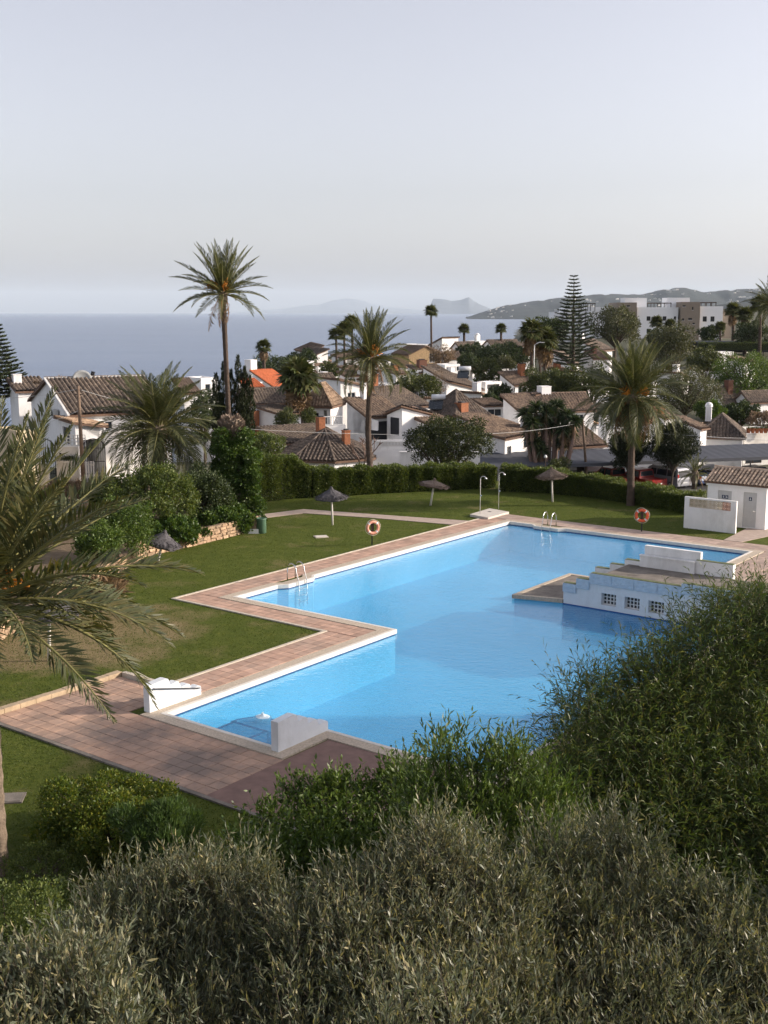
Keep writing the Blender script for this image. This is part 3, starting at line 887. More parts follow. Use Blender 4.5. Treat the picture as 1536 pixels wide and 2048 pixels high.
# dry stone wall: courses of single stones
def stone_mesh(seed):
    r = random.Random(seed)
    vs = []
    for z in (-.5, .5):
        for x, y in ((-.5, -.5), (.5, -.5), (.5, .5), (-.5, .5)):
            vs.append((x * r.uniform(.82, 1.02), y * r.uniform(.8, 1.05), z * r.uniform(.8, 1.02)))
    cx = [(x * .9, y * 1.18, z * .72) for x, y, z in vs]
    mb = MB().add(vs, [(3, 2, 1, 0), (4, 5, 6, 7), (0, 1, 5, 4), (1, 2, 6, 5), (2, 3, 7, 6), (3, 0, 4, 7)])
    mb.add([cx[0], cx[1], cx[5], cx[4], vs[0], vs[1], vs[5], vs[4]], [(0, 1, 2, 3), (4, 5, 1, 0), (5, 6, 2, 1), (6, 7, 3, 2), (7, 4, 0, 3)])
    return mb.mesh('stone', STONE)
SM = [stone_mesh(k) for k in range(7)]
def dry_wall(pts, courses, label, z0=0.0, step=.46, h=.16, maxn=290):
    t = thing('dry_stone_wall', label, 'stone wall', pts[0])
    n = 0
    for i in range(len(pts) - 1):
        p, q = pts[i], pts[i + 1]
        L = (q - p).length
        e = (q - p) / L
        for c in range(courses):
            u = random.uniform(-.2, 0)
            while u < L:
                s = random.uniform(.6, 1.25) * step
                if n < maxn:
                    o = link('stone', SM[(n * 3 + c) % 7], t)
                    hh = h * random.uniform(.85, 1.1)
                    o.location = p + e * (u + s / 2) + Vector((-e.y, e.x, 0)) * (random.uniform(-.03, .03) + c * -.02 * 1) + Vector((0, 0, z0 + h * (c + .5)))
                    o.scale = (s * .97, .30, hh)
                    o.rotation_euler = (random.uniform(-.06, .06), random.uniform(-.08, .08), math.atan2(e.y, e.x) + random.uniform(-.08, .08) + (math.pi if n % 2 else 0))
                    n += 1
                u += s
    return t
dry_wall([Vector((p.x, p.y, 0)) for p in WALLP[:3]], 5, 'dry stone retaining wall of tan stones along the lawn edge below the ivy')
dry_wall([Vector((p.x, p.y, 0)) for p in WALLP[2:]], 4, 'lower dry stone wall behind the big palm fronds by the dry lawn')

# hut, its privacy wall
def hut():
    t = thing('toilet_hut', 'small white hut with pale clay tile roof and two signed doors', 'hut', W(41.5, 2.3, 0))
    A0, A1, B0, B1, ze = 40.6, 43.4, .75, 4.15, 2.42
    holes = [(.62, 1.42, .05, 2.02), (2.10, 2.86, .05, 2.05)]
    wall = MB()
    p0, e, nrm = wallface(wall, W(A0, B0), W(A0, B1), 0, [(0, ze), (B1 - B0, ze)], holes, .12)
    wallface(wall, W(A1, B0), W(A0, B0), 0, [(0, ze + .0), (1.4, ze + .62), (2.8, ze)])
    wallface(wall, W(A0, B1), W(A1, B1), 0, [(0, ze), (1.4, ze + .62), (2.8, ze)])
    wallface(wall, W(A1, B1), W(A1, B0), 0, [(0, ze), (B1 - B0, ze)])
    abox(wall, A0 - .06, A0 - .003, B0 - .06, B1 + .06, ze - .16, ze - .01)
    wall.build('wall', WHITE, t)
    rz = math.atan2(e.y, e.x)
    for h, signs in ((holes[0], (-.10, .10)), (holes[1], (0,))):
        c = p0 + e * ((h[0] + h[1]) / 2) - nrm * .10 + Vector((0, 0, (h[2] + h[3]) / 2))
        d = MB().box(c, (h[1] - h[0], .05, h[3] - h[2]), rz).build('door', DOORG, t)
        MB().box(c + nrm * .05 + e * .25 + Vector((0, 0, -.05)), (.14, .04, .03), rz).build('handle', STEEL, d)
        for s in signs:
            sc = c + nrm * .032 + e * s + Vector((0, 0, .62))
            pl = MB().box(sc, (.17, .012, .2), rz).build('sign_plate', SIGNB, d)
            fg = MB().box(sc + nrm * .008 + Vector((0, 0, -.01)), (.05, .004, .09), rz)
            fg.box(sc + nrm * .008 + Vector((0, 0, .062)), (.03, .004, .03), rz)
            if s >= 0: fg.box(sc + nrm * .008 + Vector((0, 0, -.04)), (.09, .004, .035), rz)
            fg.build('figure_symbol', FRAMEW, pl)
    rf = MB()
    ov = .18
    for sgn in (0, 1):
        ae, ar = (A0 - ov, (A0 + A1) / 2) if sgn == 0 else (A1 + ov, (A0 + A1) / 2)
        zz0, zz1 = ze - .02, ze + .66
        vs = [W(ae, B0 - ov, zz0), W(ae, B1 + ov, zz0), W(ar, B1 + ov, zz1), W(ar, B0 - ov, zz1)]
        vs += [v + Vector((0, 0, .07)) for v in vs]
        rf.add(vs, [(3, 2, 1, 0), (4, 5, 6, 7), (0, 1, 5, 4), (1, 2, 6, 5), (2, 3, 7, 6), (3, 0, 4, 7)])
    ro = rf.build('roof', SLAB, t)
    # single barrel tiles on the front slope, one trough and one cover row each
    half = (A1 - A0) / 2 + ov
    sl = math.atan2(.68, half)
    L = half / math.cos(sl)
    def barrel(r, ln):
        vs, k = [], 7
        for y, rr in ((0, r), (ln, r * .82)):
            vs += [(rr * math.cos(math.pi * i / (k - 1)), y, rr * .8 * math.sin(math.pi * i / (k - 1))) for i in range(k)]
            vs += [((rr - .015) * math.cos(math.pi * i / (k - 1)), y, (rr - .015) * .8 * math.sin(math.pi * i / (k - 1)) - .004) for i in range(k)]
        f = [(i, i + 1, i + 1 + 2 * k, i + 2 * k) for i in range(k - 1)] + [(i, i + k, i + k + 1, i + 1) for i in range(k - 1)]
        return MB().add(vs, f).mesh('roof_tile', TILEH)
    tm = barrel(.085, .40)
    ncol, nrow = 17, 6
    B_ = Matrix((BX, AX, Vector((0, 0, 1)))).transposed().to_4x4()
    for i in range(ncol):
        for j in range(nrow):
            o = link('roof_tile', tm, ro)
            s = j * L / nrow
            pos = W(A0 - ov - .04 + s * math.cos(sl), B0 - ov + .1 + i * (B1 - B0 + 2 * ov - .2) / (ncol - 1), ze + .065 + s * math.sin(sl) + .0)
            o.matrix_world = Matrix.Translation(pos + Vector((random.uniform(-.01, .01), 0, random.uniform(0, .012)))) @ B_ @ Matrix.Rotation(sl - .05, 4, 'X') @ Matrix.Rotation(random.uniform(-.06, .06), 4, 'Z')
    q = MB().tube([W((A0 + A1) / 2, B0 - ov, ze + .74), W((A0 + A1) / 2, B1 + ov, ze + .74)], .1, 8)
    q.build('ridge_tile', TILEH, ro)
hut()
def privacy_wall():
    t = thing('privacy_wall', 'white screen wall with a band of pierced lattice blocks before the hut', 'wall', W(38.7, 1.7, 0))
    A, B0, B1, h, th = 38.62, .22, 3.2, 1.78, .16
    wall = MB()
    hole = [(.28, 2.66, 1.22, 1.70)]
    wallface(wall, W(A, B0), W(A, B1), 0, [(0, h), (B1 - B0, h)], hole, th)
    wallface(wall, W(A + th, B1), W(A + th, B0), 0, [(0, h), (B1 - B0, h)], [(B1 - B0 - 2.66, B1 - B0 - .28, 1.22, 1.70)], 0)
    for p, q in (((A, B1), (A + th, B1)), ((A + th, B0), (A, B0))): wallface(wall, W(*p), W(*q), 0, [(0, h), (th, h)])
    abox(wall, A, A + th, B0, B1, h - .002, h + .01)
    wall.build('wall', WHITE, t)
    s = .238
    for i in range(10):
        for j in range(2):
            m = LATTR if i >= 8 else LATT
            u, z = .28 + (i + .5) * s, 1.22 + (j + .5) * .24
            c = W(A + th / 2, B0 + u, z)
            k = MB()
            rz = math.atan2(BX.y, BX.x)
            f = .105
            for sg in (-1, 1):
                k.box(c + BX * sg * f, (.024, .10, .232), rz); k.box(c + Vector((0, 0, sg * f)), (.186, .10, .024), rz)
            for sx in (-1, 1):
                for sz in (-1, 1): k.box(c + BX * sx * .055 + Vector((0, 0, sz * .055)), (.052, .08, .052), rz)
            k.box(c, (.05, .09, .05), rz)
            k.build('lattice_block', m, t)
privacy_wall()
t = thing('green_screen', 'green windbreak screen fixed behind the hut corner', 'screen', W(42.4, 4.5, 0))
abox(MB(), 41.6, 45.0, 4.42, 4.46, .3, 2.5).build('sheet', GREENS, t)
for a in (41.7, 43.3, 44.9): MB().tube([W(a, 4.49, 0), W(a, 4.49, 2.55)], .03, 6).build('post', IRON, t)
# ------------------------------------------------------------------ village houses
def tiles_patch(c, pitch=.33, row=.42, up=.05):
    """barrel tiles over a roof slope: c = eave left, eave right, top right, top left"""
    c = [np.array(p, float) for p in c]
    ncol = max(3, int(round(max(np.linalg.norm(c[1] - c[0]), np.linalg.norm(c[2] - c[3])) / pitch)))
    nrow = max(2, int(round(max(np.linalg.norm(c[3] - c[0]), np.linalg.norm(c[2] - c[1])) / row)))
    o = np.array([.02, .3, .7, .98]); hh = np.array([-.02, .12, .12, -.02])
    s = ((np.arange(ncol)[:, None] + o[None]) / ncol).ravel()
    hs = np.tile(hh, ncol) + np.repeat(rng.uniform(-.012, .012, ncol), 4)
    t = np.stack([np.arange(nrow), np.arange(nrow) + 1.0], 1).ravel() / nrow
    ht = np.tile([.04, 0.0], nrow)
    SS, TT = np.meshgrid(s, t)
    Z = up + hs[None] + ht[:, None] + np.repeat(rng.uniform(-.01, .014, (nrow, ncol)), 4, 1).repeat(2, 0)
    Pn = ((1 - SS) * (1 - TT))[..., None] * c[0] + (SS * (1 - TT))[..., None] * c[1] + (SS * TT)[..., None] * c[2] + ((1 - SS) * TT)[..., None] * c[3]
    Pn[..., 2] += Z
    m, n = SS.shape
    idx = np.arange(m * n).reshape(m, n)
    Q = np.stack([idx[:-1, :-1], idx[:-1, 1:], idx[1:, 1:], idx[1:, :-1]], -1).reshape(-1, 4)
    return Pn.reshape(-1, 3), Q
def tiles_trap(c, pitch=.33, row=.42, up=.05):
    """the same, cut along slanting hips"""
    p0, p1, r1, r0 = [np.array(p, float) for p in c]
    L = np.linalg.norm(p1 - p0); e = (p1 - p0) / L
    ua, ub = (r0 - p0) @ e, (r1 - p0) @ e
    foot = p0 + e * ua
    V_ = np.linalg.norm(r0 - foot); f = (r0 - foot) / V_
    vs, qs = [], []
    n = max(3, int(round(L / pitch))); pw = L / n
    for i in range(n):
        u = (i + .5) * pw
        k = min(1, u / ua if ua > 1e-6 else 1, (L - u) / (L - ub) if L - ub > 1e-6 else 1)
        vm = V_ * k
        v = 0
        dz = random.uniform(-.012, .012)
        while v < vm - .02:
            v1 = min(vm, v + row)
            b = len(vs)
            j = random.uniform(-.01, .012)
            for vv, hz in ((v, .04), (v1, 0)):
                for oo, h in ((.02, -.02), (.3, .12), (.7, .12), (.98, -.02)):
                    q = p0 + e * (i + oo) * pw + f * vv
                    vs.append((q[0], q[1], q[2] + up + h + hz + dz + j))
            qs += [(b + k2, b + k2 + 1, b + k2 + 5, b + k2 + 4) for k2 in range(3)]
            v = v1
    return np.array(vs), np.array(qs)
def chimney(parent, c, sx, sy, h, rz, kind):
    m = {'w': WHITE, 'b': BRICK, 'd': BRICKD, 'a': WHITE}[kind]
    o = MB().box(c + Vector((0, 0, h / 2)), (sx, sy, h), rz).build('chimney', m, parent)
    if kind == 'a':
        MB().lathe([(sx * .5, 0), (sx * .46, .22), (sx * .3, .4), (.001, .48)], c + Vector((0, 0, h)), 10).build('cap', m, o)
    elif kind == 'w':
        MB().box(c + Vector((0, 0, h + .03)), (sx + .08, sy + .08, .06), rz).build('cap', WHITE, o)
    else:
        MB().box(c + Vector((0, 0, h + .03)), (sx + .1, sy + .1, .06), rz).build('cap', m, o)
        MB().box(c + Vector((0, 0, h + .12)), (sx * .6, sy * .6, .12), rz).build('flue', IRON, o)
    return o
def house(label, px, py, D, th, w, d, roof='sy+', r=1.5, fw=(), lw=(), ch=(), wall=None, tile=None, cat='house', ov=.28, name='house', zb=None, H=None):
    """px, py, D: top of the corner between its sunlit front (w wide) and its shaded left wall (d deep); th turns it"""
    wall = wall or WHITE; tile = tile or TILE
    if D > 99:
        if th < 24: th += 17
        if roof in ('sy+', 'gx') and d > 3.5: d, r = (d * .64, r * .72) if D < 132 else (d * .74, r * .8)
    th = R(th)
    e0 = P(px, py, D)
    ux, uy = Vector((math.cos(th), math.sin(th), 0)), Vector((-math.sin(th), math.cos(th), 0))
    ze = e0.z
    o2 = Vector((e0.x, e0.y, 0))
    def pt(u, v, z=0): return o2 + ux * u + uy * v + Vector((0, 0, z))
    base = min(terrain(*pt(u, v).xy) for u in (0, w) for v in (0, d)) - .3 if zb is None else zb
    root = thing(name, label, cat, pt(w / 2, d / 2, base), 'village houses')
    if roof == 'gx': tops = dict(f=[(0, ze), (w, ze)], r=[(0, ze), (d / 2, ze + r), (d, ze)], b=[(0, ze), (w, ze)], l=[(0, ze), (d / 2, ze + r), (d, ze)])
    elif roof == 'gy': tops = dict(f=[(0, ze), (w / 2, ze + r), (w, ze)], r=[(0, ze), (d, ze)], b=[(0, ze), (w / 2, ze + r), (w, ze)], l=[(0, ze), (d, ze)])
    elif roof in ('hip', 'flat'): tops = dict(f=[(0, ze), (w, ze)], r=[(0, ze), (d, ze)], b=[(0, ze), (w, ze)], l=[(0, ze), (d, ze)])
    else:
        if H is None: H = {'sy+': (0, 0, r, r), 'sy-': (r, r, 0, 0), 'sx-': (r, 0, 0, r), 'sx+': (0, r, r, 0)}[roof]
        h = [ze + k for k in H]
        if roof != 'sy+' and H[0] > 0: h = [k - H[0] for k in h]
        tops = dict(f=[(0, h[0]), (w, h[1])], r=[(0, h[1]), (d, h[2])], b=[(0, h[2]), (w, h[3])], l=[(0, h[3]), (d, h[0])])
    def holes(lst, L):
        out = []
        for q in lst:
            u, zt, ww, hh = q[:4]
            out.append((u, u + ww, ze - zt - hh, ze - zt))
        return out
    mb = MB()
    fh, lh = holes(fw, w), holes(lw, d)
    F = wallface(mb, pt(0, 0), pt(w, 0), base, tops['f'], fh)
    wallface(mb, pt(w, 0), pt(w, d), base, tops['r'])
    wallface(mb, pt(w, d), pt(0, d), base, tops['b'])
    Lf = wallface(mb, pt(0, d), pt(0, 0), base, tops['l'], lh)
    if roof == 'flat':
        mb.sheet([pt(0, 0), pt(w, 0), pt(w, d), pt(0, d)], ze - .25)
        q = [pt(0, 0), pt(w, 0), pt(w, d), pt(0, d)]
        c4 = sum(q, Vector()) / 4
        qi = [p + (c4 - p).normalized() * .3 for p in q]
        mb.sheet(q, ze + .001, [qi])
        mb.add([Vector((p.x, p.y, ze)) for p in qi] + [Vector((p.x, p.y, ze - .25)) for p in qi], [(i, (i + 1) % 4, (i + 1) % 4 + 4, i + 4) for i in range(4)])
    mb.build('wall', wall, root)
    for spec, hl, fr in ((fw, fh, F), (lw, lh, Lf)):
        for q, hole in zip(spec, hl): window(root, *fr, hole, kind=(q[4] if len(q) > 4 else 'w'))
    far = D > 170
    pit, rw = (.5, .8) if far else (.33, .42)
    planes = []
    if roof == 'gx':
        k = ov * r / (d / 2)
        planes = [(pt(-ov, -ov, ze - k), pt(w + ov, -ov, ze - k), pt(w + ov, d / 2, ze + r), pt(-ov, d / 2, ze + r)),
                  (pt(w + ov, d + ov, ze - k), pt(-ov, d + ov, ze - k), pt(-ov, d / 2, ze + r), pt(w + ov, d / 2, ze + r))]
    elif roof == 'gy':
        k = ov * r / (w / 2)
        planes = [(pt(-ov, d + ov, ze - k), pt(-ov, -ov, ze - k), pt(w / 2, -ov, ze + r), pt(w / 2, d + ov, ze + r)),
                  (pt(w + ov, -ov, ze - k), pt(w + ov, d + ov, ze - k), pt(w / 2, d + ov, ze + r), pt(w / 2, -ov, ze + r))]
    elif roof == 'hip':
        m_ = min(w, d) / 2
        q = [(-ov, -ov), (w + ov, -ov), (w + ov, d + ov), (-ov, d + ov)]
        z0 = ze - ov * r / m_
        if w >= d: ra, rb = (d / 2, d / 2), (w - d / 2 + .01, d / 2)
        else: ra, rb = (w / 2, w / 2), (w / 2, d - w / 2 + .01)
        A_, B_ = pt(*ra, ze + r), pt(*rb, ze + r)
        E_ = [pt(*p, z0) for p in q]
        if w >= d: planes = [(E_[0], E_[1], B_, A_), (E_[1], E_[2], B_, B_), (E_[2], E_[3], A_, B_), (E_[3], E_[0], A_, A_)]
        else: planes = [(E_[0], E_[1], A_, A_), (E_[1], E_[2], B_, A_), (E_[2], E_[3], B_, B_), (E_[3], E_[0], A_, B_)]
    elif roof != 'flat':
        def hz(u, v):
            s, t = u / w, v / d
            return (1 - s) * (1 - t) * h[0] + s * (1 - t) * h[1] + s * t * h[2] + (1 - s) * t * h[3]
        q = [(-ov, -ov), (w + ov, -ov), (w + ov, d + ov), (-ov, d + ov)]
        E_ = [pt(*p, hz(*p)) for p in q]
        sx, sy = h[1] + h[2] - h[0] - h[3], h[2] + h[3] - h[0] - h[1]
        if abs(sy) >= abs(sx): planes = [tuple(E_)] if sy >= 0 else [(E_[2], E_[3], E_[0], E_[1])]
        else: planes = [(E_[3], E_[0], E_[1], E_[2])] if sx >= 0 else [(E_[1], E_[2], E_[3], E_[0])]
    if planes:
        sl = MB()
        Vs, Qs, n = [], [], 0
        for pl in planes:
            vs = [Vector(p) + Vector((0, 0, .02)) for p in pl]
            low = [v + Vector((0, 0, -.13)) for v in vs]
            sl.add(low + vs, [(3, 2, 1, 0), (4, 5, 6, 7), (0, 1, 5, 4), (1, 2, 6, 5), (2, 3, 7, 6), (3, 0, 4, 7)])
            V, Q = (tiles_trap if roof == 'hip' else tiles_patch)(pl, pit, rw)
            Vs.append(V); Qs.append(Q + n); n += len(V)
        ro = sl.build('roof', SLAB, root)
        o = link('roof_tiles', npmesh('roof_tiles', np.concatenate(Vs), np.concatenate(Qs), tile), ro)
        o['kind'] = 'stuff'
        if roof == 'hip':
            rl = MB()
            for i in range(4):
                tgt = (A_ if (pt(*q[i]) - A_).length < (pt(*q[i]) - B_).length else B_)
                rl.tube([E_[i] + Vector((0, 0, .1)), tgt + Vector((0, 0, .12))], .13, 6)
            rl.tube([A_ + Vector((0, 0, .12)), B_ + Vector((.01, 0, .12))], .13, 6)
            rl.build('ridge_tile', tile, ro)
        elif roof == 'gx':
            MB().tube([pt(-ov, d / 2, ze + r + .1), pt(w + ov, d / 2, ze + r + .1)], .13, 6).build('ridge_tile', tile, ro)
    for u, v, zz, sx, sy, hh, kind in ch:
        chimney(root, pt(u, v, ze + zz), sx, sy, hh, th, kind)
    return root, pt, ze

# nearest row behind the hedge
def octagon():
    c = P(655, 907, 100.5)
    root = thing('house', 'low white eight-sided house with mossy brown tent roof just behind the hedge', 'house', Vector((c.x, c.y, -4)), 'village houses')
    Rr, n, ze = 4.6, 8, c.z
    pts = [Vector((c.x + Rr * math.cos(R(-90 + 10 + 45 * k)), c.y + Rr * math.sin(R(-90 + 10 + 45 * k)), 0)) for k in range(n)]
    ptr = [Vector((c.x + (Rr + .35) * math.cos(R(-90 + 10 + 45 * k)), c.y + (Rr + .35) * math.sin(R(-90 + 10 + 45 * k)), ze - .15)) for k in range(n)]
    mb = MB()
    for k in range(n):
        L = (pts[(k + 1) % n] - pts[k]).length
        wallface(mb, pts[k], pts[(k + 1) % n], -4.2, [(0, ze), (L, ze)])
    mb.build('wall', WHITE, root)
    ap = Vector((c.x - .2, c.y, ze + 2.05))
    sl, Vs, Qs, m = MB(), [], [], 0
    for k in range(n):
        a, b = ptr[k], ptr[(k + 1) % n]
        sl.add([a, b, ap, a - Vector((0, 0, .12)), b - Vector((0, 0, .12))], [(0, 1, 2), (0, 3, 4, 1)])
        V, Q = tiles_trap((a, b, ap, ap))
        Vs.append(V); Qs.append(Q + m); m += len(V)
    ro = sl.build('roof', SLAB, root)
    o = link('roof_tiles', npmesh('roof_tiles', np.concatenate(Vs), np.concatenate(Qs), TILE), ro); o['kind'] = 'stuff'
    rl = MB()
    for k in range(n): rl.tube([ptr[k] + Vector((0, 0, .1)), ap + Vector((0, 0, .1))], .12, 6)
    rl.build('ridge_tile', TILE, ro)
    p = P(692, 878, 99)
    chimney(root, Vector((p.x, p.y, ze + .4)), .55, .6, 1.75, .5, 'b')
    p = P(641, 846, 101)
    chimney(root, Vector((p.x, p.y, ze + 1.6)), .6, .7, 1.5, .5, 'b')
octagon()
house('long low white wing with brown roof and pale shutter beside the eight-sided house', 572, 887, 100, 32, 6, 8, 'sy+', 1.25, fw=[(1.1, .55, 1.6, 1.5, 's'), (3.2, .5, .5, 1.5, 'd')])
house('white shed-roofed house with brick chimney behind the dark cypresses', 563, 829, 113, 55, 3, 4.6, 'sy+', .75, lw=[(2.7, 1.0, 1.0, .9)], ch=[(-.75, 3.2, -2.2, .95, 1.1, 2.4, 'b')])
house('white house with broad brown tiled slope beside the shaggy fan palm', 492, 807, 126, 10, 6.5, 6, 'gx', 1.9, fw=[(3.2, .7, .8, 1.0), (1.2, .7, .8, 1.0)])
house('white house with bright orange tiled roof near the dark hill', 553, 777, 158, 52, 4, 6.2, 'sy+', 2.7, tile=TILEO, lw=[(4.6, .0, .7, .9)], ch=[(.6, 5.4, 2.2, 1.2, 1.2, 1.5, 'w'), (-1.2, 2.6, -1.8, 1.1, 1.1, 2.6, 'w')])
house('small flat white block joined to the orange-roofed house', 503, 740, 166, 35, 1.8, 1.5, 'flat', fw=[(.6, 1.1, .5, .6)])
house('low white annex with orange roof strip below the orange-roofed house', 497, 776, 152, 15, 2.2, 3, 'sy+', .9, tile=TILEO)
house('white cube house with orange tiles behind the short date palm', 402, 756, 150, 40, 2.5, 3.8, 'flat', fw=[(.6, .8, .8, .9)])
house('white house with terracotta gable roof showing through the short date palm', 368, 786, 142, 30, 2, 5, 'sy+', 1.8, tile=TILE2)
house('white house under a dark roof beside the shaggy fan palm crown', 630, 772, 150, 10, 3.4, 7, 'gx', 1.7, fw=[(.5, .8, .9, .9)])
house('white house with pale striped pyramid roof and several small windows', 661, 808, 118, 76, 4.5, 3.0, 'hip', 1.9, tile=TILEL, lw=[(.35, .6, .4, 1.3), (1.25, .9, .5, 1.0), (2.2, .6, .45, 1.5)])
house('tall white house with steep tiled slope, glazed doors and small terrace', 737, 834, 112, 36, 4.2, 5.8, 'sy+', 2.0, tile=TILE2, fw=[(.3, .5, 2.6, 1.9, 'g')], lw=[(1.1, -.3, .8, 2.0), (2.4, .2, .6, 1.6), (4.3, .25, .9, .9)], ch=[(2.1, 3.6, .6, .7, .7, 2.4, 'w')])
house('white two-windowed wall house behind the tall terrace house', 681, 760, 126, 16, 3.5, 5, 'sx-', .8, fw=[(.9, 1.4, 1.0, 1.0), (2.5, 1.6, .5, .6)], tile=TILE2)
house('white house with sunlit blank gable and dark garage opening', 804, 814, 110, 32, 3.4, 2.7, 'quad', 0, H=(0, -.75, -.4, -.75), lw=[(.5, 1.1, 1.7, 1.7, 'g')])
house('white house with wide brown roof and white gable edge above the garage house', 792, 815, 119, 22, 4.6, 8, 'sy+', 2.3, tile=TILE, ch=[(1.6, 6.2, 1.4, 1.15, 1.15, 1.7, 'b')])
house('house with dark pyramid roof and brick chimney beside the solar tank', 912, 831, 113, 42, 4.4, 4.4, 'hip', 2.2, ch=[(1.3, .5, -.6, 1.0, .9, 1.7, 'b')])
house('white house with sloping sunlit wall and one small window behind the pyramid roof', 893, 762, 150, 18, 6.0, 5, 'quad', 0, H=(0, -1.3, .3, 1.6), fw=[(2.8, 1.5, .7, .8)])
house('flat white cube with a row of four white-framed windows', 890, 729, 182, 15, 2.9, 3, 'flat', fw=[(.3, .35, .5, .75), (.95, .35, .5, .75), (1.6, .35, .5, .75), (2.25, .35, .5, .75)])
house('long white wall house below the flat cube with four windows', 868, 746, 172, 12, 4.6, 4, 'sx-', .9)
house('white house with dark roof, square white chimney and brick chimney', 841, 746, 165, 25, 4.5, 5.5, 'sy+', 1.1, ch=[(-.3, .6, -1.4, 1.0, 1.0, 1.7, 'w'), (1.4, 2.4, .0, 1.2, 1.0, 1.7, 'd')])
house('tan rubble stone house with low gable roof and dark window', 818, 709, 228, 10, 7.6, 7, 'gy', 1.6, wall=STONEW, fw=[(4.6, -.2, 1.3, 1.8)], tile=TILE2)
house('plain flat white house above the rubble stone house', 812, 689, 262, 8, 6, 6, 'flat')
house('tall white house with blue window and sloping shaded wall', 884, 676, 250, 20, 4.6, 4.5, 'quad', 0, H=(0, .1, -.2, -1.6), fw=[(2.8, 2.6, 1.0, .8)])
house('white house with dark hipped roof below the fan palm with short trunk', 921, 697, 240, 12, 4.4, 5, 'gx', 1.5, fw=[(.8, .6, 1.2, .8)])
house('small dark-roofed outbuilding below the rubble stone house', 898, 716, 215, 8, 2.6, 3, 'gx', 1.0)
house('white house with pointed chimney seen against the sea', 958, 682, 262, 12, 3.5, 5, 'flat', ch=[(.2, 1, -.2, 1.0, .9, 1.5, 'a')])
house('white bungalow with brown roof and long dark window strip', 985, 693, 252, 8, 7.2, 6, 'gx', 1.6, fw=[(3.2, .3, 3.2, .7, 'k')])
house('small white house with low brown roof beside the tall fan palms', 1030, 692, 255, 5, 4.0, 4, 'gx', .8, fw=[(1, .4, 1.2, .6)])
house('white house with shaded wall sloping down behind the norfolk pine', 1142, 730, 188, 60, 4, 4.3, 'sy+', 2.6, lw=[(3.4, -.2, .5, .6)])
house('white house with gable and thin white chimney beside the norfolk pine', 1196, 700, 185, 45, 4, 4.6, 'sy+', 1.8, ch=[(.6, 3.6, .5, .7, .7, 1.8, 'a')])
house('small white house with dark chimney partly hidden by the broad drooping palm', 1187, 716, 168, 15, 3.2, 3, 'gx', .9, ch=[(.9, 1, .4, .6, .6, 1.2, 'd')], tile=TILE2)
house('white house with steep roof and brick chimney among the round trees', 1030, 770, 160, 32, 5.6, 4.6, 'sy+', 1.9, lw=[(3.0, .3, .4, .7)], fw=[(.6, .3, 1.4, .9)], ch=[(3.0, 2.4, .7, .8, .8, 2.0, 'b')], tile=TILE2)
house('flat white carport box with dark gap under its roof', 971, 764, 155, 35, 2.9, 1.8, 'flat', fw=[(.3, .35, 2.2, .6, 'g'), (1.5, 1.5, .4, .4)])
house('low porch with flat brown roof and dark fence below', 971, 812, 124, 6, 2.2, 3, 'sy+', .45, fw=[(.3, .35, 1.7, .8)], tile=TILE2)
house('white house with steep shaded wall and big tiles beside the little tower', 1037, 819, 120, 38, 5, 3.6, 'sy+', 1.7, tile=TILE2)
house('little white tower with round-looking window and small tiled cap', 1071, 790, 124, 40, 1.0, 1.6, 'sy-', .25, lw=[(.55, .5, .5, .6, 'k')], tile=TILE2)
house('white house with long brown roof and big white chimney block', 1086, 822, 122, 4, 6.2, 7, 'gx', 2.2, ch=[(1.5, 2.6, .8, 1.15, 1.1, 1.6, 'w')], tile=TILE2, fw=[(4.0, .5, 1.0, 1.1)])
house('white house with hipped old roof and tall dark window behind the carport', 1010, 877, 103, 48, 5.0, 5.2, 'quad', 0, H=(0, .2, 1.3, .7), fw=[(.35, .75, .65, 1.15), (2.9, .3, .8, .8, 'k')], tile=TILE2, zb=-4)
house('white house with brown roof and arched porch beside the yucca clump', 1113, 895, 105, 8, 5.4, 6, 'sy+', 1.9, fw=[(2.3, .8, .9, 2.0, 'd'), (.6, 1.0, 1.1, .9, 'k')], tile=TILE2, zb=-4)
house('long white house wall with striped hipped roof and arched chimney by the car park', 1486, 873, 114, 72, 6, 4.3, 'hip', 1.8, tile=TILE, zb=-4, ch=[(5.0, 3.6, 1.0, .85, .6, 1.5, 'a')])
house('white gabled wing with sunlit edge wall beside the striped hipped roof', 1401, 857, 111.5, 48, 1.3, 3.8, 'sy+', 1.1, tile=TILE2, zb=-4, ch=[(1.2, 6.4, 0, 1.5, 1.2, 2.4, 'd')])
house('white flat terrace house with big window and terracotta pots on its parapet', 1489, 868, 117, 8, 7, 6, 'flat', fw=[(.3, 2.1, 2.2, 1.0, 'k')], wall=WHITE2, zb=-4)
house('flat white house with terrace behind the broad drooping palm', 1240, 884, 113, 20, 5, 6, 'flat', fw=[(2.5, .9, .9, 1.1)], zb=-4)
house('white block with window between the broad drooping palm and the arched porch', 1178, 880, 116, 12, 3, 5, 'flat', zb=-4)
house('white house with steep striped roof and dark brick chimney among the loose trees', 1448, 808, 150, 14, 4.2, 4.4, 'gx', 2.6, ch=[(2.0, 1.2, .7, .85, .8, 2.2, 'd')], tile=TILE)
house('low white house with shallow roof next to the dark brick chimney', 1500, 804, 149, 8, 5, 4, 'gx', 1.5, tile=TILE, fw=[(.5, .4, .8, 1.0)])
house('white house with slanting top wall near the headland trees', 612, 718, 222, 15, 4.8, 5, 'quad', 0, H=(0, 1.7, 1.9, .2), fw=[(3.6, .4, .7, .7)])
house('white house with thin brown monopitch roof highest on the headland', 615, 705, 242, 18, 3.8, 5, 'quad', 0, H=(0, 1.3, 1.8, .5), tile=TILE2)
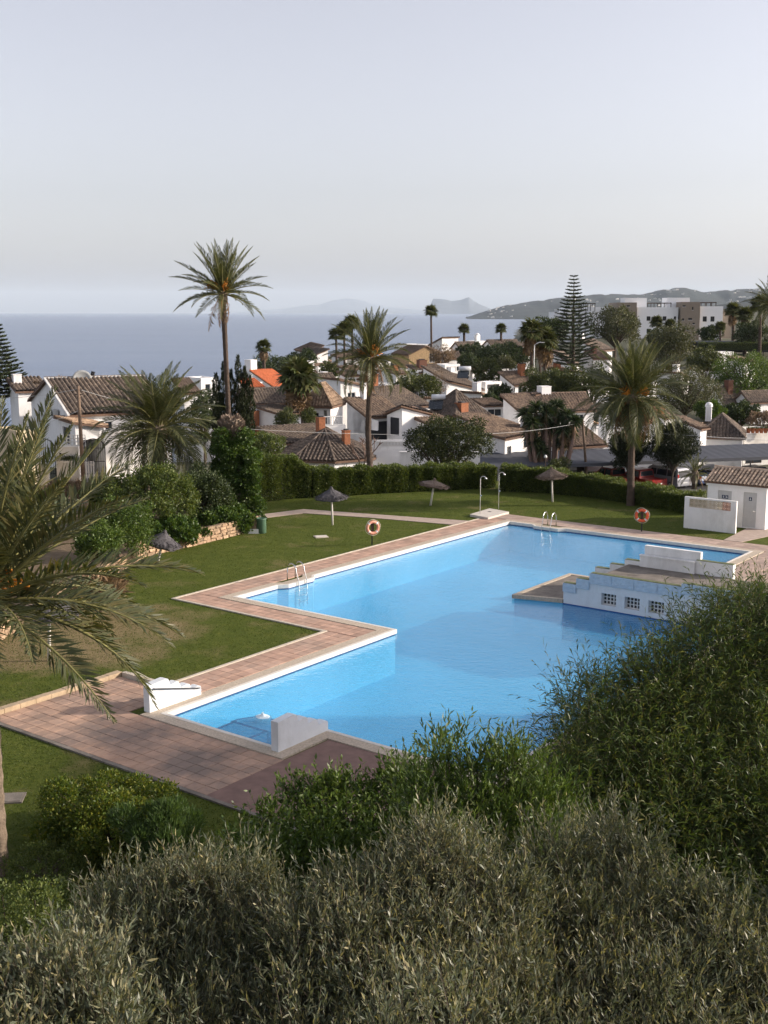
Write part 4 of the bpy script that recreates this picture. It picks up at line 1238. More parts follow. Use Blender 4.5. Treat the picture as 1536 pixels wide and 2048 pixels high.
house('white house with twin white chimneys below the headland houses', 627, 744, 195, 15, 5.5, 6, 'gx', 1.5, ch=[(-.6, .4, -.4, 1.3, 1.2, 2.2, 'w'), (1.4, .3, -1.6, 1.4, 1.3, 2.4, 'w')], tile=TILE2)
house('white house behind the straight-trunked palm with dark window', 690, 718, 215, 15, 5, 5, 'quad', 0, H=(0, .6, 1.4, .6), fw=[(1, .9, 1, .8)], tile=TILE2)
house('white pillared veranda house under a flat brown roof behind the straight-trunked palm', 692, 752, 160, 6, 4.4, 4, 'sy+', .5, fw=[(.3, .4, 1.1, 1.0, 'g'), (1.7, .4, 1.1, 1.0, 'g'), (3.1, .4, 1.0, 1.0, 'g')], tile=TILE2)
house('white villa wall catching sun beside the straight-trunked palm trunk', 762, 742, 190, 12, 4.4, 5, 'sx-', .8, tile=TILE2)
house('plain white house under the straight-trunked palm crown', 745, 724, 205, 20, 4, 4, 'flat', ch=[(.5, 1, -.2, .9, .9, 1.4, 'w')])

for i, (px_, py_, D_) in enumerate(((648, 762, 165), (705, 744, 178), (728, 760, 160), (770, 768, 150), (792, 748, 172), (812, 735, 188), (905, 752, 172), (945, 742, 190), (962, 787, 140), (1060, 754, 172), (1120, 744, 170),
        (1160, 744, 165), (935, 852, 118), (868, 852, 109), (1178, 842, 130), (1300, 802, 150), (1330, 836, 125), (1436, 850, 130), (1290, 762, 175), (1490, 724, 185), (1362, 747, 170), (990, 738, 195), (1040, 722, 215), (640, 716, 232), (850, 846, 112), (960, 850, 110), (1065, 868, 106), (1150, 862, 112), (770, 800, 130), (905, 800, 130), (1215, 858, 118), (560, 792, 140))):
    house('small white cubic house packed between the larger roofs', px_, py_, D_, 34 + 7 * (i % 3), 2.6 + .5 * (i % 2), 2.6 + .6 * (i % 3), ('flat', 'sy+', 'sx-')[i % 3], .7, fw=[(.8, .6, .7, .9)], lw=[(1.0, .7, .6, .8)] if i % 2 else [],
          ch=[(.7, 1.2, -.1, .8, .8, 1.3, ('w', 'b', 'w')[i % 3])] if i % 2 == 0 else [], tile=(TILE, TILE2, TILEL)[i % 3])
# the big ridged-roof house and its garden front
root, pt, ze = house('big white house with dark ridged tile roof and white verge above the gate', 143, 829, 84, 27, 7.4, 16, 'gx', 2.15, tile=TILE, fw=[(.9, .55, 1.0, 1.1), (2.4, .6, .6, .9)], ch=[], zb=-.5)
b = MB()
for k in range(29):
    p = pt(-.25 + k * .28, 8.0, ze + 2.25)
    b.box(p, (.22, .3, .14), R(27))
b.build('white_ridge', WHITE, root)
q = MB()
for k in range(34):
    v = -.3 + k * .25
    q.box(pt(-.30, v, ze + 2.15 * v / 8 + .1), (.16, .2, .16), R(27))
q.build('white_verge', WHITE, root)
p = pt(-.32, 4.6, ze - .25)
t = thing('air_conditioner', 'grey air conditioner box mounted on the shaded gable of the big ridged-roof house', 'air conditioner', p - Vector((0, 0, .4)))
MB().box(p, (.35, .85, .62), R(27)).build('case', GALV, t)
fan = MB().lathe([(.001, 0), (.24, 0), (.26, .02)], (0, 0, 0), 14)
fm = Matrix.Translation(p + Vector((-math.cos(R(27)), -math.sin(R(27)), 0)) * .18) @ Matrix.Rotation(R(27), 4, 'Z') @ Matrix.Rotation(-1.5708, 4, 'Y')
fan.v = [tuple(fm @ Vector(v)) for v in fan.v]
fan.build('fan_grille', IRON, t)
q = MB()
for s in (-.3, .3): q.box(p + Vector((.08, 0, -.34)) + Vector((-math.sin(R(27)), math.cos(R(27)), 0)) * s, (.5, .05, .05), R(27))
q.build('bracket', IRON, t)
# satellite dish on the ridge
p = P(164, 764, 92)
t = thing('satellite_dish', 'large grey satellite dish above the ridge of the big ridged-roof house', 'satellite dish', p - Vector((0, 0, .8)))
dm = MB().lathe([(.001, 0), (.35, .03), (.6, .1), (.78, .19), (.78, .2), (.6, .115), (.35, .045), (.001, .015)], (0, 0, 0), 22)
M = Matrix.Translation(p + Vector((0, 0, .15))) @ Matrix.Rotation(R(20), 4, 'Z') @ Matrix.Rotation(R(78), 4, 'X')
dm.v = [tuple(M @ Vector(v)) for v in dm.v]
dm.build('dish', DISH, t, True)
MB().tube([p + Vector((0, .1, -1.6)), p + Vector((0, .1, .1))], .05, 6).build('mast', IRON, t)
MB().tube([p + Vector((-.1, -.1, -.5)), p + Vector((-.1, -.9, .2))], .02, 5).build('feed_arm', IRON, t)
p = P(184, 752, 93)
t = thing('roof_flue', 'dark tilted flue pipe and white stub beside the satellite dish', 'flue', p - Vector((0, 0, 1.0)))
MB().tube([p + Vector((-.15, 0, -.5)), p + Vector((.12, 0, .35))], .16, 8).build('pipe', IRON, t)
MB().box(p + Vector((.35, .1, -.75)), (.9, .6, .5), .3).build('stub', WHITE, t)
house('white lean-to with pale awning under the gable of the big ridged-roof house', 150, 846, 80, 30, 2.0, 4.6, 'sx-', .3, fw=[(.3, .25, 1.4, .9)], tile=TILEL, zb=-.4, lw=[(1.2, .5, 2.0, 1.2, 'g')])
house('cream garden building with white edge behind the huge near palm', 32, 862, 72, 40, 1.2, 3.4, 'flat', wall=CREAM, zb=-.4)
house('old white house with pale roof beyond the big ridged-roof house', 36, 782, 100, 30, 2.5, 5, 'sy+', 1.2, zb=-3, ch=[(.4, 2, .1, .7, .7, 1.2, 'w')])
def garden_front():
    D = 77
    t = thing('garden_wall', 'weathered white garden wall next to the gate below the big ridged-roof house', 'wall', P(240, 955, D))
    mb = MB()
    a, b_ = P(212, 950, D), P(330, 945, D + 3.5)
    L = (b_ - a).xy.length
    tops = [(0, a.z + 2.9), (L * .3, a.z + 3.1), (L * .6, a.z + 2.95), (L, a.z + 2.9)]
    wallface(mb, a, b_, -.5, tops)
    wallface(mb, b_ + Vector((0, .25, 0)), a + Vector((0, .25, 0)), -.5, [(0, tops[3][1]), (L * .4, tops[2][1]), (L * .7, tops[1][1]), (L, tops[0][1])])
    mb.build('wall', WHITE2, t)
    c = [a + (b_ - a) * (u / L) for u, _ in tops]
    cp = MB()
    for i in range(3):
        p, q = Vector((c[i].x, c[i].y, tops[i][1])), Vector((c[i + 1].x, c[i + 1].y, tops[i + 1][1]))
        cp.tube([p + Vector((0, .12, .0)), q + Vector((0, .12, .0))], .15, 6)
    cp.build('coping', WHITE2, t)
    # arched iron gates
    for px, lb in ((190, 'arched dark iron gate of upright bars beside the wooden pole'), (90, 'arched iron gate half hidden by palm fronds near the cream building')):
        g = P(px, 952, D)
        base = g.z
        gt = thing('iron_gate', lb, 'gate', g, 'arched iron gates')
        wd, ht = 1.5, 1.9
        fr = MB().tube([g + Vector((s, 0, 0)) for s in (0,)] + [g + Vector((0, 0, .05))], .01, 4)
        arch = [g + Vector((-wd / 2, 0, 0)), g + Vector((-wd / 2, 0, ht))] + [g + Vector((-wd / 2 * math.cos(a_), 0, ht + wd * .42 * math.sin(a_))) for a_ in np.linspace(.2, math.pi - .2, 9)] + [g + Vector((wd / 2, 0, ht)), g + Vector((wd / 2, 0, 0))]
        fr.tube(arch, .035, 5)
        for zz in (.15, 1.0, ht): fr.tube([g + Vector((-wd / 2, 0, zz)), g + Vector((wd / 2, 0, zz))], .022, 4)
        fr.build('frame', IRON, gt)
        for k in range(9):
            x = -wd / 2 + wd * (k + 1) / 10
            top = ht + wd * .42 * math.sqrt(max(0, 1 - (x / (wd / 2)) ** 2)) - .02
            MB().tube([g + Vector((x, 0, .1)), g + Vector((x, 0, top))], .014, 4).build('bar', IRON, gt)
    # pillar with number plate and planter, picket railing
    g = P(138, 950, D - .6)
    t = thing('gate_pillar', 'square white gate pillar with a planter shelf and dark number plate', 'pillar', Vector((g.x, g.y, -.4)))
    MB().box(g + Vector((0, 0, .75)), (1.5, .4, 2.4)).build('pillar', WHITE2, t)
    MB().box(g + Vector((-.45, -.21, 1.45)), (.14, .02, .14)).build('number_plate', IRON, t)
    MB().box(g + Vector((.1, -.35, .95)), (1.0, .3, .16)).build('planter', WHITE2, t)
    pl, dr = rng.normal(size=(500, 3)) * [.38, .1, .1] + np.array(g + Vector((.1, -.35, 1.15))), sphere_dirs(500) + [0, 0, .4]
    V, Q = leaves(pl, dr, .14, .04)
    link('flowers', npmesh('flowers', V, Q, MIDG), t)
    t = thing('lattice_screen', 'grey brick lattice screen wall beyond the wooden pole', 'screen', Vector((g.x, g.y + 1, 1.4)))
    for i in range(7):
        for j in range(4):
            c = P(115, 900, D + .8) + Vector((.25 + i * .26, 0, .2 + j * .24))
            k = MB()
            for s in (-1, 1): k.box(c + Vector((s * .11, 0, 0)), (.03, .12, .24)); k.box(c + Vector((0, 0, s * .105)), (.19, .12, .03))
            k.build('block', GALV if (i + j) % 3 else WHITE2, t)
    k = MB(); p = P(148, 905, D + .8); k.box(p + Vector((-.15, 0, -1.2)), (2.0, .16, 2.3)); k.build('base_wall', WHITE2, t)
    g = P(150, 958, D - 1.0)
    t = thing('picket_railing', 'white picket railing stained by rust in front of the gate pillar', 'railing', Vector((g.x, g.y, 0)))
    for zz in (.2, .95): MB().box(g + Vector((.3, 0, zz)), (2.1, .03, .06)).build('rail', WHITE2, t)
    for k in range(13): MB().box(g + Vector((-.7 + k * .165, -.03, .62)), (.09, .025, 1.15)).build('picket', WHITE2, t)
    t = thing('low_block_wall', 'low pierced block wall and seat behind the palm fronds', 'wall', P(55, 925, D - 1))
    for i in range(6):
        for j in range(2):
            c = P(42, 912, D - 1) + Vector((i * .27, 0, -.1 - j * .26))
            k = MB()
            for s in (-1, 1): k.box(c + Vector((s * .115, 0, 0)), (.03, .14, .25)); k.box(c + Vector((0, 0, s * .11)), (.2, .14, .03))
            k.build('block', WHITE2, t)
    MB().box(P(62, 935, D - 1) + Vector((0, 0, -.55)), (2.4, .3, 1.6)).build('base_wall', WHITE2, t)
garden_front()

# far apartment building
def apartments():
    D = 300.0
    k = D / F_PX
    o = P(1160, 680, D)
    root = thing('apartment_building', 'modern white and tan three-storey apartment block on the rise', 'building', Vector((P(1320, 680, D).x, D + 6, 3)))
    def blk(name, x0, x1, y0, y1, m, dy=0, depth=12, wins=(), dark=()):
        a, b = P(x0, y1, D), P(x1, y0, D)
        mb = MB()
        ya = D + dy
        wd = b.x - a.x
        hl = []
        for wx, wy, ww, wh in wins:
            p = P(wx, wy, D)
            hl.append((p.x - a.x - ww / 2, p.x - a.x + ww / 2, p.z - wh / 2, p.z + wh / 2))
        F = wallface(mb, (a.x, ya), (b.x, ya), 1.0, [(0, b.z), (wd, b.z)], hl, .25)
        wallface(mb, (b.x, ya), (b.x, ya + depth), 1.0, [(0, b.z), (depth, b.z)])
        wallface(mb, (b.x, ya + depth), (a.x, ya + depth), 1.0, [(0, b.z), (wd, b.z)])
        wallface(mb, (a.x, ya + depth), (a.x, ya), 1.0, [(0, b.z), (depth, b.z)])
        mb.sheet([Vector((a.x, ya, 0)), Vector((b.x, ya, 0)), Vector((b.x, ya + depth, 0)), Vector((a.x, ya + depth, 0))], b.z - .01)
        mb.build(name, m, root)
        for h in hl: window(root, *F, h, .25, 'k')
    blk('wall', 1185, 1231, 614, 680, APTW, 3)
    blk('tower', 1232, 1273, 605, 680, TAN, -.5, wins=[(1256, 612, .8, .4)])
    blk('wall', 1273.2, 1358, 614.5, 680, APTW, .5, wins=[(1298, 637, 1.0, 1.1), (1330, 637, 1.0, 1.1), (1351, 636, .6, .8), (1298, 662, 1.0, 1.1), (1330, 662, 1.0, 1.1), (1351, 659, .5, .8)])
    blk('tower', 1358.2, 1398, 604, 680, TAN, -1.2, wins=[(1366, 612, .8, .4), (1383, 617, .35, .8), (1364, 639, .5, .6), (1378, 638, 1.0, .5), (1385, 647, .6, .4), (1373, 658, .5, .7)])
    blk('wall', 1398.2, 1447, 612.5, 680, APTW, .2, wins=[(1410, 638, 1.05, 1.3), (1425.5, 638, 1.05, 1.3), (1410, 664, 1.0, 1.2), (1426, 664, 1.0, 1.2)])
    blk('wing', 1448, 1474, 618, 690, TAN, 4)
    blk('penthouse', 1256, 1301, 595.5, 614, APTW, 4, 6)
    blk('penthouse', 1343, 1389, 595, 612, APTW, 4.5, 6)
    for x0, x1, y in ((1163, 1190, 608), (1302, 1342, 607), (1400, 1432, 606)):
        a, b = P(x0, y, D + 3), P(x1, y, D + 3)
        mb = MB()
        for q in np.linspace(a.x, b.x, 4):
            mb.box((q, D + 3, a.z - .9), (.14, .14, 1.8)); mb.box((q, D + 7, a.z - .9), (.14, .14, 1.8))
        mb.box(((a.x + b.x) / 2, D + 3, a.z + .06), (b.x - a.x + .3, .16, .14)); mb.box(((a.x + b.x) / 2, D + 7, a.z + .06), (b.x - a.x + .3, .16, .14))
        for q in np.linspace(a.x, b.x, 8): mb.box((q, D + 5, a.z + .18), (.12, 4.4, .1))
        mb.build('pergola', WOODD, root)
    r2 = thing('apartment_building', 'lower white apartment wing half hidden behind the norfolk pine', 'building', Vector((P(1170, 680, D).x, D + 10, 3)))
    for x0, x1, y0, dy in ((1140, 1184, 616, 10), (1120, 1139, 624, 12)):
        a, b = P(x0, 690, D), P(x1, y0, D)
        MB().box(((a.x + b.x) / 2, D + dy + 5, (b.z + 1) / 2), (b.x - a.x, 10, b.z - 1)).build('wall', APTW, r2)
apartments()
t = thing('retaining_wall', 'long dark street carport edge below the apartment block', 'carport', P(1470, 690, 240))
p = P(1470, 687, 240)
MB().box(p + Vector((0, 3, .25)), (22, 6, .3)).build('roof', CARPORT, t)
MB().box(p + Vector((0, 5.5, -.9)), (22, .2, 2.2)).build('back_wall', DARKIN, t)
for x in range(-10, 11, 4): MB().box(p + Vector((x, .2, -1.2)), (.12, .12, 2.7)).build('post', IRON, t)
house('plain low white wall building below the street carport', 1420, 704, 215, 6, 5.5, 3, 'flat')
house('low white building with terracotta awning among the loose trees', 1410, 740, 185, 6, 6, 4, 'sx-', .3, tile=TERRA)
# ------------------------------------------------------------------ car park things
def carport():
    t = thing('carport', 'long grey sheet-metal carport roof running behind the hedges over parked cars', 'carport', Vector((25, 103, -3.7)))
    a, b = P(905, 950, 97), P(1600, 912, 106)
    e = (b - a); L = e.xy.length; e = Vector((e.x, e.y, 0)) / L
    n = Vector((-e.y, e.x, 0))
    mb = MB()
    z0, z1 = -1.15, -.55
    seg = 36
    vs = []
    for i in range(seg * 4 + 1):
        u = L * i / (seg * 4)
        dz = .012 * (i % 4 in (1, 2))
        for v, z in ((0, z0), (5.2, z1)): vs.append(a.xy.to_3d() + e * u + n * v + Vector((0, 0, z + dz)))
    m = len(vs) // 2
    mb.add(vs, [(2 * i, 2 * i + 2, 2 * i + 3, 2 * i + 1) for i in range(m - 1)])
    lo = [v - Vector((0, 0, .16)) for v in vs]
    mb.add(lo, [(2 * i + 1, 2 * i + 3, 2 * i + 2, 2 * i) for i in range(m - 1)])
    mb.build('roof_sheet', CARPORT, t)
    f = MB()
    p, q = a.xy.to_3d() - n * .04, a.xy.to_3d() + e * L - n * .04
    rz = math.atan2(e.y, e.x)
    f.box((p + q) / 2 + Vector((0, 0, z0 - .09)), (L, .06, .3), rz)
    f.build('fascia', mat('carport_fascia', (.075, .08, .094), .6, .1, 1), t)
    k = 0
    while k * 5.2 < L:
        p = a.xy.to_3d() + e * (k * 5.2 + .6) + n * 4.6
        MB().tube([p + Vector((0, 0, -3.7)), p + Vector((0, 0, z1 - .2))], .07, 6).build('post', IRON, t)
        MB().tube([p + Vector((0, 0, z1 - .9)), p - n * 4.4 + Vector((0, 0, z0 - .15))], .05, 5).build('arm', IRON, t)
        k += 1
carport()
def car(label, loc, rz, paint, prof, glass, L, Wd, wheels, cat='car', name='parked_car', rear_h=.9, cargo=None):
    """prof: side outline (x along the car, z); glass: list of side windows (outline); seen from its tail"""
    t = thing(name, label, cat, loc, 'cars under the carport')
    M = Matrix.Translation(loc) @ Matrix.Rotation(rz, 4, 'Z')
    n = len(prof)
    zt = max(z for _, z in prof)
    def wx(z): return Wd / 2 * (1 - .16 * max(0, (z - .85) / max(.1, zt - .85)))
    vs = [M @ Vector((x, -wx(z), z)) for x, z in prof] + [M @ Vector((x, wx(z), z)) for x, z in prof]
    tri = tessellate_polygon([[Vector((x, z, 0)) for x, z in prof]])
    MB().add(vs, [tuple(q) for q in tri] + [tuple(reversed([i + n for i in q])) for q in tri] + [(i, (i + 1) % n, (i + 1) % n + n, i + n) for i in range(n)]).build('body', paint, t)
    for g in glass['side']:
        for s in (-1, 1):
            vs = [M @ Vector((x, s * (wx(z) + .012), z)) for x, z in g]
            MB().add(vs, [tuple(range(len(g)))]).build('side_window', GLASSD, t)
    for g in glass['ends']:                # (x0, z0, x1, z1, sign)
        x0, z0, x1, z1, s = g
        k0, k1 = wx(z0) - .1, wx(z1) - .1
        MB().add([M @ Vector((x0 + s * .015, -k0, z0)), M @ Vector((x0 + s * .015, k0, z0)), M @ Vector((x1 + s * .015, k1, z1)), M @ Vector((x1 + s * .015, -k1, z1))], [(0, 1, 2, 3)]).build('screen', GLASSD, t)
    for x in wheels:
        for s in (-1, 1):
            wm = MB().lathe([(.12, -.1), (.30, -.11), (.33, -.06), (.33, .06), (.30, .11), (.12, .1)], (0, 0, 0), 16)
            mm = M @ Matrix.Translation((x, s * (Wd / 2 - .1), .33)) @ Matrix.Rotation(1.5708, 4, 'X')
            wm.v = [tuple(mm @ Vector(v)) for v in wm.v]
            wo = wm.build('wheel', RUBBER, t)
            rm = MB().lathe([(.001, -.115), (.19, -.115), (.21, -.09)], (0, 0, 0), 12).lathe([(.21, .09), (.19, .115), (.001, .115)], (0, 0, 0), 12)
            rm.v = [tuple(mm @ Vector(v)) for v in rm.v]
            rm.build('rim', GALV, wo)
    x0 = min(x for x, _ in prof)
    for s in (-1, 1):
        MB().box((0, 0, 0), (.06, .16, .5 if rear_h > 1 else .28), M=M @ Matrix.Translation((x0 + .05, s * (Wd / 2 - .14), rear_h))).build('tail_light', REDL, t)
    MB().box((0, 0, 0), (.1, Wd * .96, .2), M=M @ Matrix.Translation((x0, 0, .48))).build('bumper', paint if paint != BLKP else RUBBER, t)
    MB().box((0, 0, 0), (.02, .5, .12), M=M @ Matrix.Translation((x0 - .04, 0, .62))).build('number_plate', FRAMEW, t)
    return t, M
VAN = [(-2.35, .3), (-2.4, .9), (-2.3, 1.75), (-2.2, 1.9), (.9, 1.92), (1.25, 1.8), (1.85, 1.12), (2.55, .95), (2.65, .5), (2.6, .3)]
VANG = dict(side=[[(-2.1, 1.15), (-2.05, 1.7), (-1.1, 1.7), (-1.1, 1.15)], [(-1.0, 1.15), (-1.0, 1.7), (.2, 1.7), (.2, 1.15)], [(.3, 1.15), (.3, 1.7), (.85, 1.7), (1.5, 1.15)]],
            ends=[(-2.37, 1.1, -2.31, 1.7, -1), (1.83, 1.17, 1.32, 1.75, 1)])
SED = [(-2.1, .3), (-2.2, .6), (-2.1, .98), (-1.55, 1.08), (-.95, 1.43), (.35, 1.46), (1.05, 1.03), (1.9, .9), (2.1, .6), (2.05, .3)]
SEDG = dict(side=[[(-1.4, 1.06), (-.9, 1.36), (-.25, 1.38), (-.25, 1.06)], [(-.18, 1.06), (-.18, 1.38), (.3, 1.38), (.82, 1.06)]],
            ends=[(-1.53, 1.1, -1.0, 1.40, -1), (1.0, 1.07, .42, 1.42, 1)])
PICK = [(-2.55, .45), (-2.6, .95), (-1.0, .98), (-.95, 1.6), (-.75, 1.72), (.45, 1.72), (1.05, 1.15), (2.35, 1.02), (2.5, .6), (2.45, .4)]
PICKG = dict(side=[[(-.82, 1.1), (-.8, 1.58), (-.1, 1.6), (-.1, 1.1)], [(0, 1.1), (0, 1.6), (.42, 1.6), (.85, 1.1)]], ends=[(-.98, 1.15, -.94, 1.58, -1), (1.03, 1.18, .52, 1.66, 1)])
ZC = -3.69
def cl(px, D): p = P(px, 900, D); return Vector((p.x, p.y, ZC))
car('silver passenger van with dark rear window parked under the carport', cl(1333, 104), R(122), SILV, VAN, VANG, 5, 1.9, (-1.5, 1.55), 'van', 'parked_van', 1.15)
car('red pickup truck with closed load bed next to the silver van', cl(1280, 103.5), R(122), REDP, PICK, PICKG, 5, 1.85, (-1.6, 1.55), 'pickup', 'parked_pickup')
car('dark red pickup with black windows, half hidden by the hedge beside the palm trunk', cl(1224, 104.5), R(122), REDP, PICK, PICKG, 5, 1.85, (-1.6, 1.55), 'pickup', 'parked_pickup')
car('white hatchback behind the small palm by the hut', cl(1418, 107), R(122), WHTP, [(x, z * 1.08) for x, z in SED], SEDG, 4.2, 1.8, (-1.3, 1.35))
car('dark blue car beside the silver van behind the small palm', cl(1380, 105.5), R(122), BLUP, SED, SEDG, 4.2, 1.8, (-1.3, 1.35))
car('black saloon car parked above the hut roof', cl(1462, 106.5), R(120), BLKP, SED, SEDG, 4.2, 1.8, (-1.3, 1.35))
car('black estate car at the end of the carport row', cl(1505, 106), R(118), BLKP, [(x, z * 1.12) for x, z in SED], SEDG, 4.2, 1.8, (-1.3, 1.35))
car('dark grey car under the carport behind the hedge gap', cl(1160, 104), R(122), BLKP, SED, SEDG, 4.2, 1.8, (-1.3, 1.35))

# poles, wires
def pole(label, b, top, r0, r1, m=POLEW, arm=False):
    t = thing('utility_pole', label, 'utility pole', b, 'wooden utility poles')
    MB().tube([b - Vector((0, 0, .3)), b.lerp(top, .5), top], [r0, (r0 + r1) / 2, r1], 8).build('pole', m, t, True)
    q = MB()
    d = (top - b).normalized()
    for k in (.25, .55):
        c = top - d * k
        q.tube([c + Vector((-.22, 0, 0)), c + Vector((.22, 0, 0))], .025, 5)
    q.build('bracket', IRON, t)
    return t
pb, ptp = P(167, 962, 76), P(156, 772, 76)
pole('bare wooden utility pole leaning before the big ridged-roof house', pb, ptp, .15, .10)
p2b, p2t = P(1175, 975, 101), P(1165, 838, 101)
pole('slim wooden utility pole beside the arched porch house', p2b, p2t, .14, .09)
lb = G(1090, 1000); lb = P(1090, 985, 84); lt = P(1091, 916, 84)
t = thing('garden_lamp', 'thin dark lamp post with a small pale lamp behind the hedge', 'lamp post', lb)
MB().tube([lb - Vector((0, 0, 1.0)), lt], .035, 6).build('post', WOODD, t)
MB().lathe([(.001, 0), (.1, .02), (.12, .12), (.06, .22), (.001, .24)], lt, 10).build('lamp', FRAMEW, t)
sb, stp = P(1067, 760, 140), P(1069, 690, 140)
t = thing('street_lamp', 'tall curved street lamp among the fan palms', 'street lamp', sb)
MB().tube([sb - Vector((0, 0, 2)), stp] + [stp + Vector((.25 * k, 0, .35 * math.sin(k * .5))) for k in (1, 2, 3)], .07, 6).build('post', GALV, t)
MB().box(stp + Vector((.95, 0, .3)), (.5, .2, .1)).build('lamp_head', GALV, t)
def wire(pts, sag, label, r=.012):
    mb = MB()
    for a, b in zip(pts[:-1], pts[1:]):
        mb.tube([a.lerp(b, k) - Vector((0, 0, sag * 4 * k * (1 - k))) for k in np.linspace(0, 1, 12)], r, 4)
    tag(mb.build('overhead_wire', GALV), label, 'wire', 'overhead wires')
wire([P(480, 857, 82), P(960, 868, 90), p2t - Vector((0, 0, .3)), P(1400, 872, 97), P(1640, 873, 105)], .2, 'pale overhead wire crossing the village roofs to the slim pole')
wire([p2t - Vector((0, 0, .55)), P(1330, 865, 110), P(1640, 880, 108)], .3, 'thin overhead wire from the slim pole past the broad drooping palm', .014)
wire([P(-60, 795, 80), ptp - Vector((0, 0, .2)), P(480, 850, 82)], .25, 'overhead wire from the leaning pole across the big ridged-roof house', .014)
wire([P(80, 848, 79), ptp - Vector((0, 0, 1.6))], .1, 'short slack wire to the leaning pole from the white lean-to', .014)
wire([p2t - Vector((0, 0, .8)), P(960, 880, 104)], .2, 'thin service wire from the slim pole to the hipped old house', .012)

def solar_tank(px, py, D, label, s=1.0):
    p = P(px, py, D)
    t = thing('solar_water_heater', label, 'solar heater', p - Vector((0, 0, 1)), 'rooftop solar water heaters')
    MB().tube([p + Vector((-.7 * s, 0, 0)), p + Vector((-.66 * s, 0, 0)), p + Vector((.66 * s, .1, 0)), p + Vector((.7 * s, .1, 0))], [.2 * s, .27 * s, .27 * s, .2 * s], 14).build('tank', WHTP, t, True)
    fr = MB()
    for x in (-.55, .55):
        fr.tube([p + Vector((x * s, 0, -.2 * s)), p + Vector((x * s, -.2, -1.0))], .03, 5)
        fr.tube([p + Vector((x * s, .2, -.2 * s)), p + Vector((-x * s, .4, -1.0))], .03, 5)
    fr.build('frame', GALV, t)
    MB().add([p + Vector((-.9, -.1, -.3)), p + Vector((.5, -.1, -.3)), p + Vector((.3, -1.3, -1.1)), p + Vector((-1.1, -1.3, -1.1)), p + Vector((-.9, -.1, -.36)), p + Vector((.5, -.1, -.36)), p + Vector((.3, -1.3, -1.16)), p + Vector((-1.1, -1.3, -1.16))],
             [(0, 3, 2, 1), (4, 5, 6, 7), (0, 1, 5, 4), (1, 2, 6, 5), (2, 3, 7, 6), (3, 0, 4, 7)]).build('panel', GLASSD, t)
solar_tank(877, 794, 116, 'white solar water tank on a roof frame beside the dark pyramid roof')
solar_tank(930, 737, 148, 'white solar water tank with stub chimney behind the small-window house', 1.1)
# lattice screen on the terrace by the broad drooping palm
c = P(1207, 864, 111.5)
t = thing('terrace_screen', 'white garden lattice screen on the terrace wall beside the broad drooping palm', 'screen', c - Vector((0, 0, 1.2)))
for k in range(15): MB().box(c + Vector((-1.1 + .157 * k, 0, 0)), (.03, .03, 1.5)).build('slat', FRAMEW, t)
for k in range(11): MB().box(c + Vector((0, -.03, -.72 + .144 * k)), (2.25, .028, .03)).build('slat', FRAMEW, t)
MB().box(c + Vector((.1, .2, -1.9)), (3.8, .4, 2.3)).build('base_wall', WHITE, t)
# pots on the terrace house
for i in range(7):
    p = P(1497 + i * 8.5, 866, 117.5)
    t = thing('plant_pot', 'terracotta plant pot in the row on the flat terrace parapet', 'plant pot', p, 'pots on the terrace parapet')
    MB().lathe([(.001, 0), (.17, 0), (.24, .38), (.27, .40), (.27, .48), (.22, .48), (.2, .40), (.001, .4)], p, 10).build('pot', TERRA, t)
    b = np.array(p) + [0, 0, .45] + rng.normal(size=(90, 3)) * [.1, .1, .06]
    V, Q = leaves(b, sphere_dirs(90) + [0, 0, .8], .2, .05)
    link('leaves', npmesh('leaves', V, Q, MIDG), t)
# small terrace balustrade on the tall white house
c = P(668, 842, 110)
t = thing('balustrade', 'white terrace balustrade in front of the tall glazed house', 'balustrade', c - Vector((0, 0, .5)))
for k in range(9): MB().box(c + Vector((-.85 + .2 * k, .05 * k, 0)), (.06, .06, .75)).build('baluster', FRAMEW, t)
for z in (-.38, .4): MB().tube([c + Vector((-.95, -.02, z)), c + Vector((.85, .43, z))], .05, 5).build('rail', FRAMEW, t)
MB().box(c + Vector((-.05, .5, -1.3)), (2.2, .6, 1.8), .25).build('base_wall', WHITE, t)
# low garden walls behind the hedge
for px0, px1, py, D, lb in ((745, 835, 880, 99, 'white garden parapet with pierced blocks behind the bare tree'), (800, 960, 905, 97, 'long plain white garden wall behind the spreading dark tree')):
    a, b = P(px0, py, D), P(px1, py + 2, D)
    t = thing('garden_wall', lb, 'wall', Vector(((a.x + b.x) / 2, D, -4)))
    MB().box(((a.x + b.x) / 2, D, (a.z - 4.2) / 2), (b.x - a.x, .25, a.z + 4.2)).build('wall', WHITE, t)
    if px0 == 745:
        for i in range(11):
            c = Vector((a.x + .5 + i * .28, D - .14, a.z - .3))
            k = MB()
            for s in (-1, 1): k.box(c + Vector((s * .11, 0, 0)), (.03, .06, .3)); k.box(c + Vector((0, 0, s * .135)), (.19, .06, .03))
            k.build('block', WHITE2, t)
    else: MB().box(((a.x + b.x) / 2, D, a.z + .04), (b.x - a.x + .1, .34, .08)).build('coping', WHITE, t)

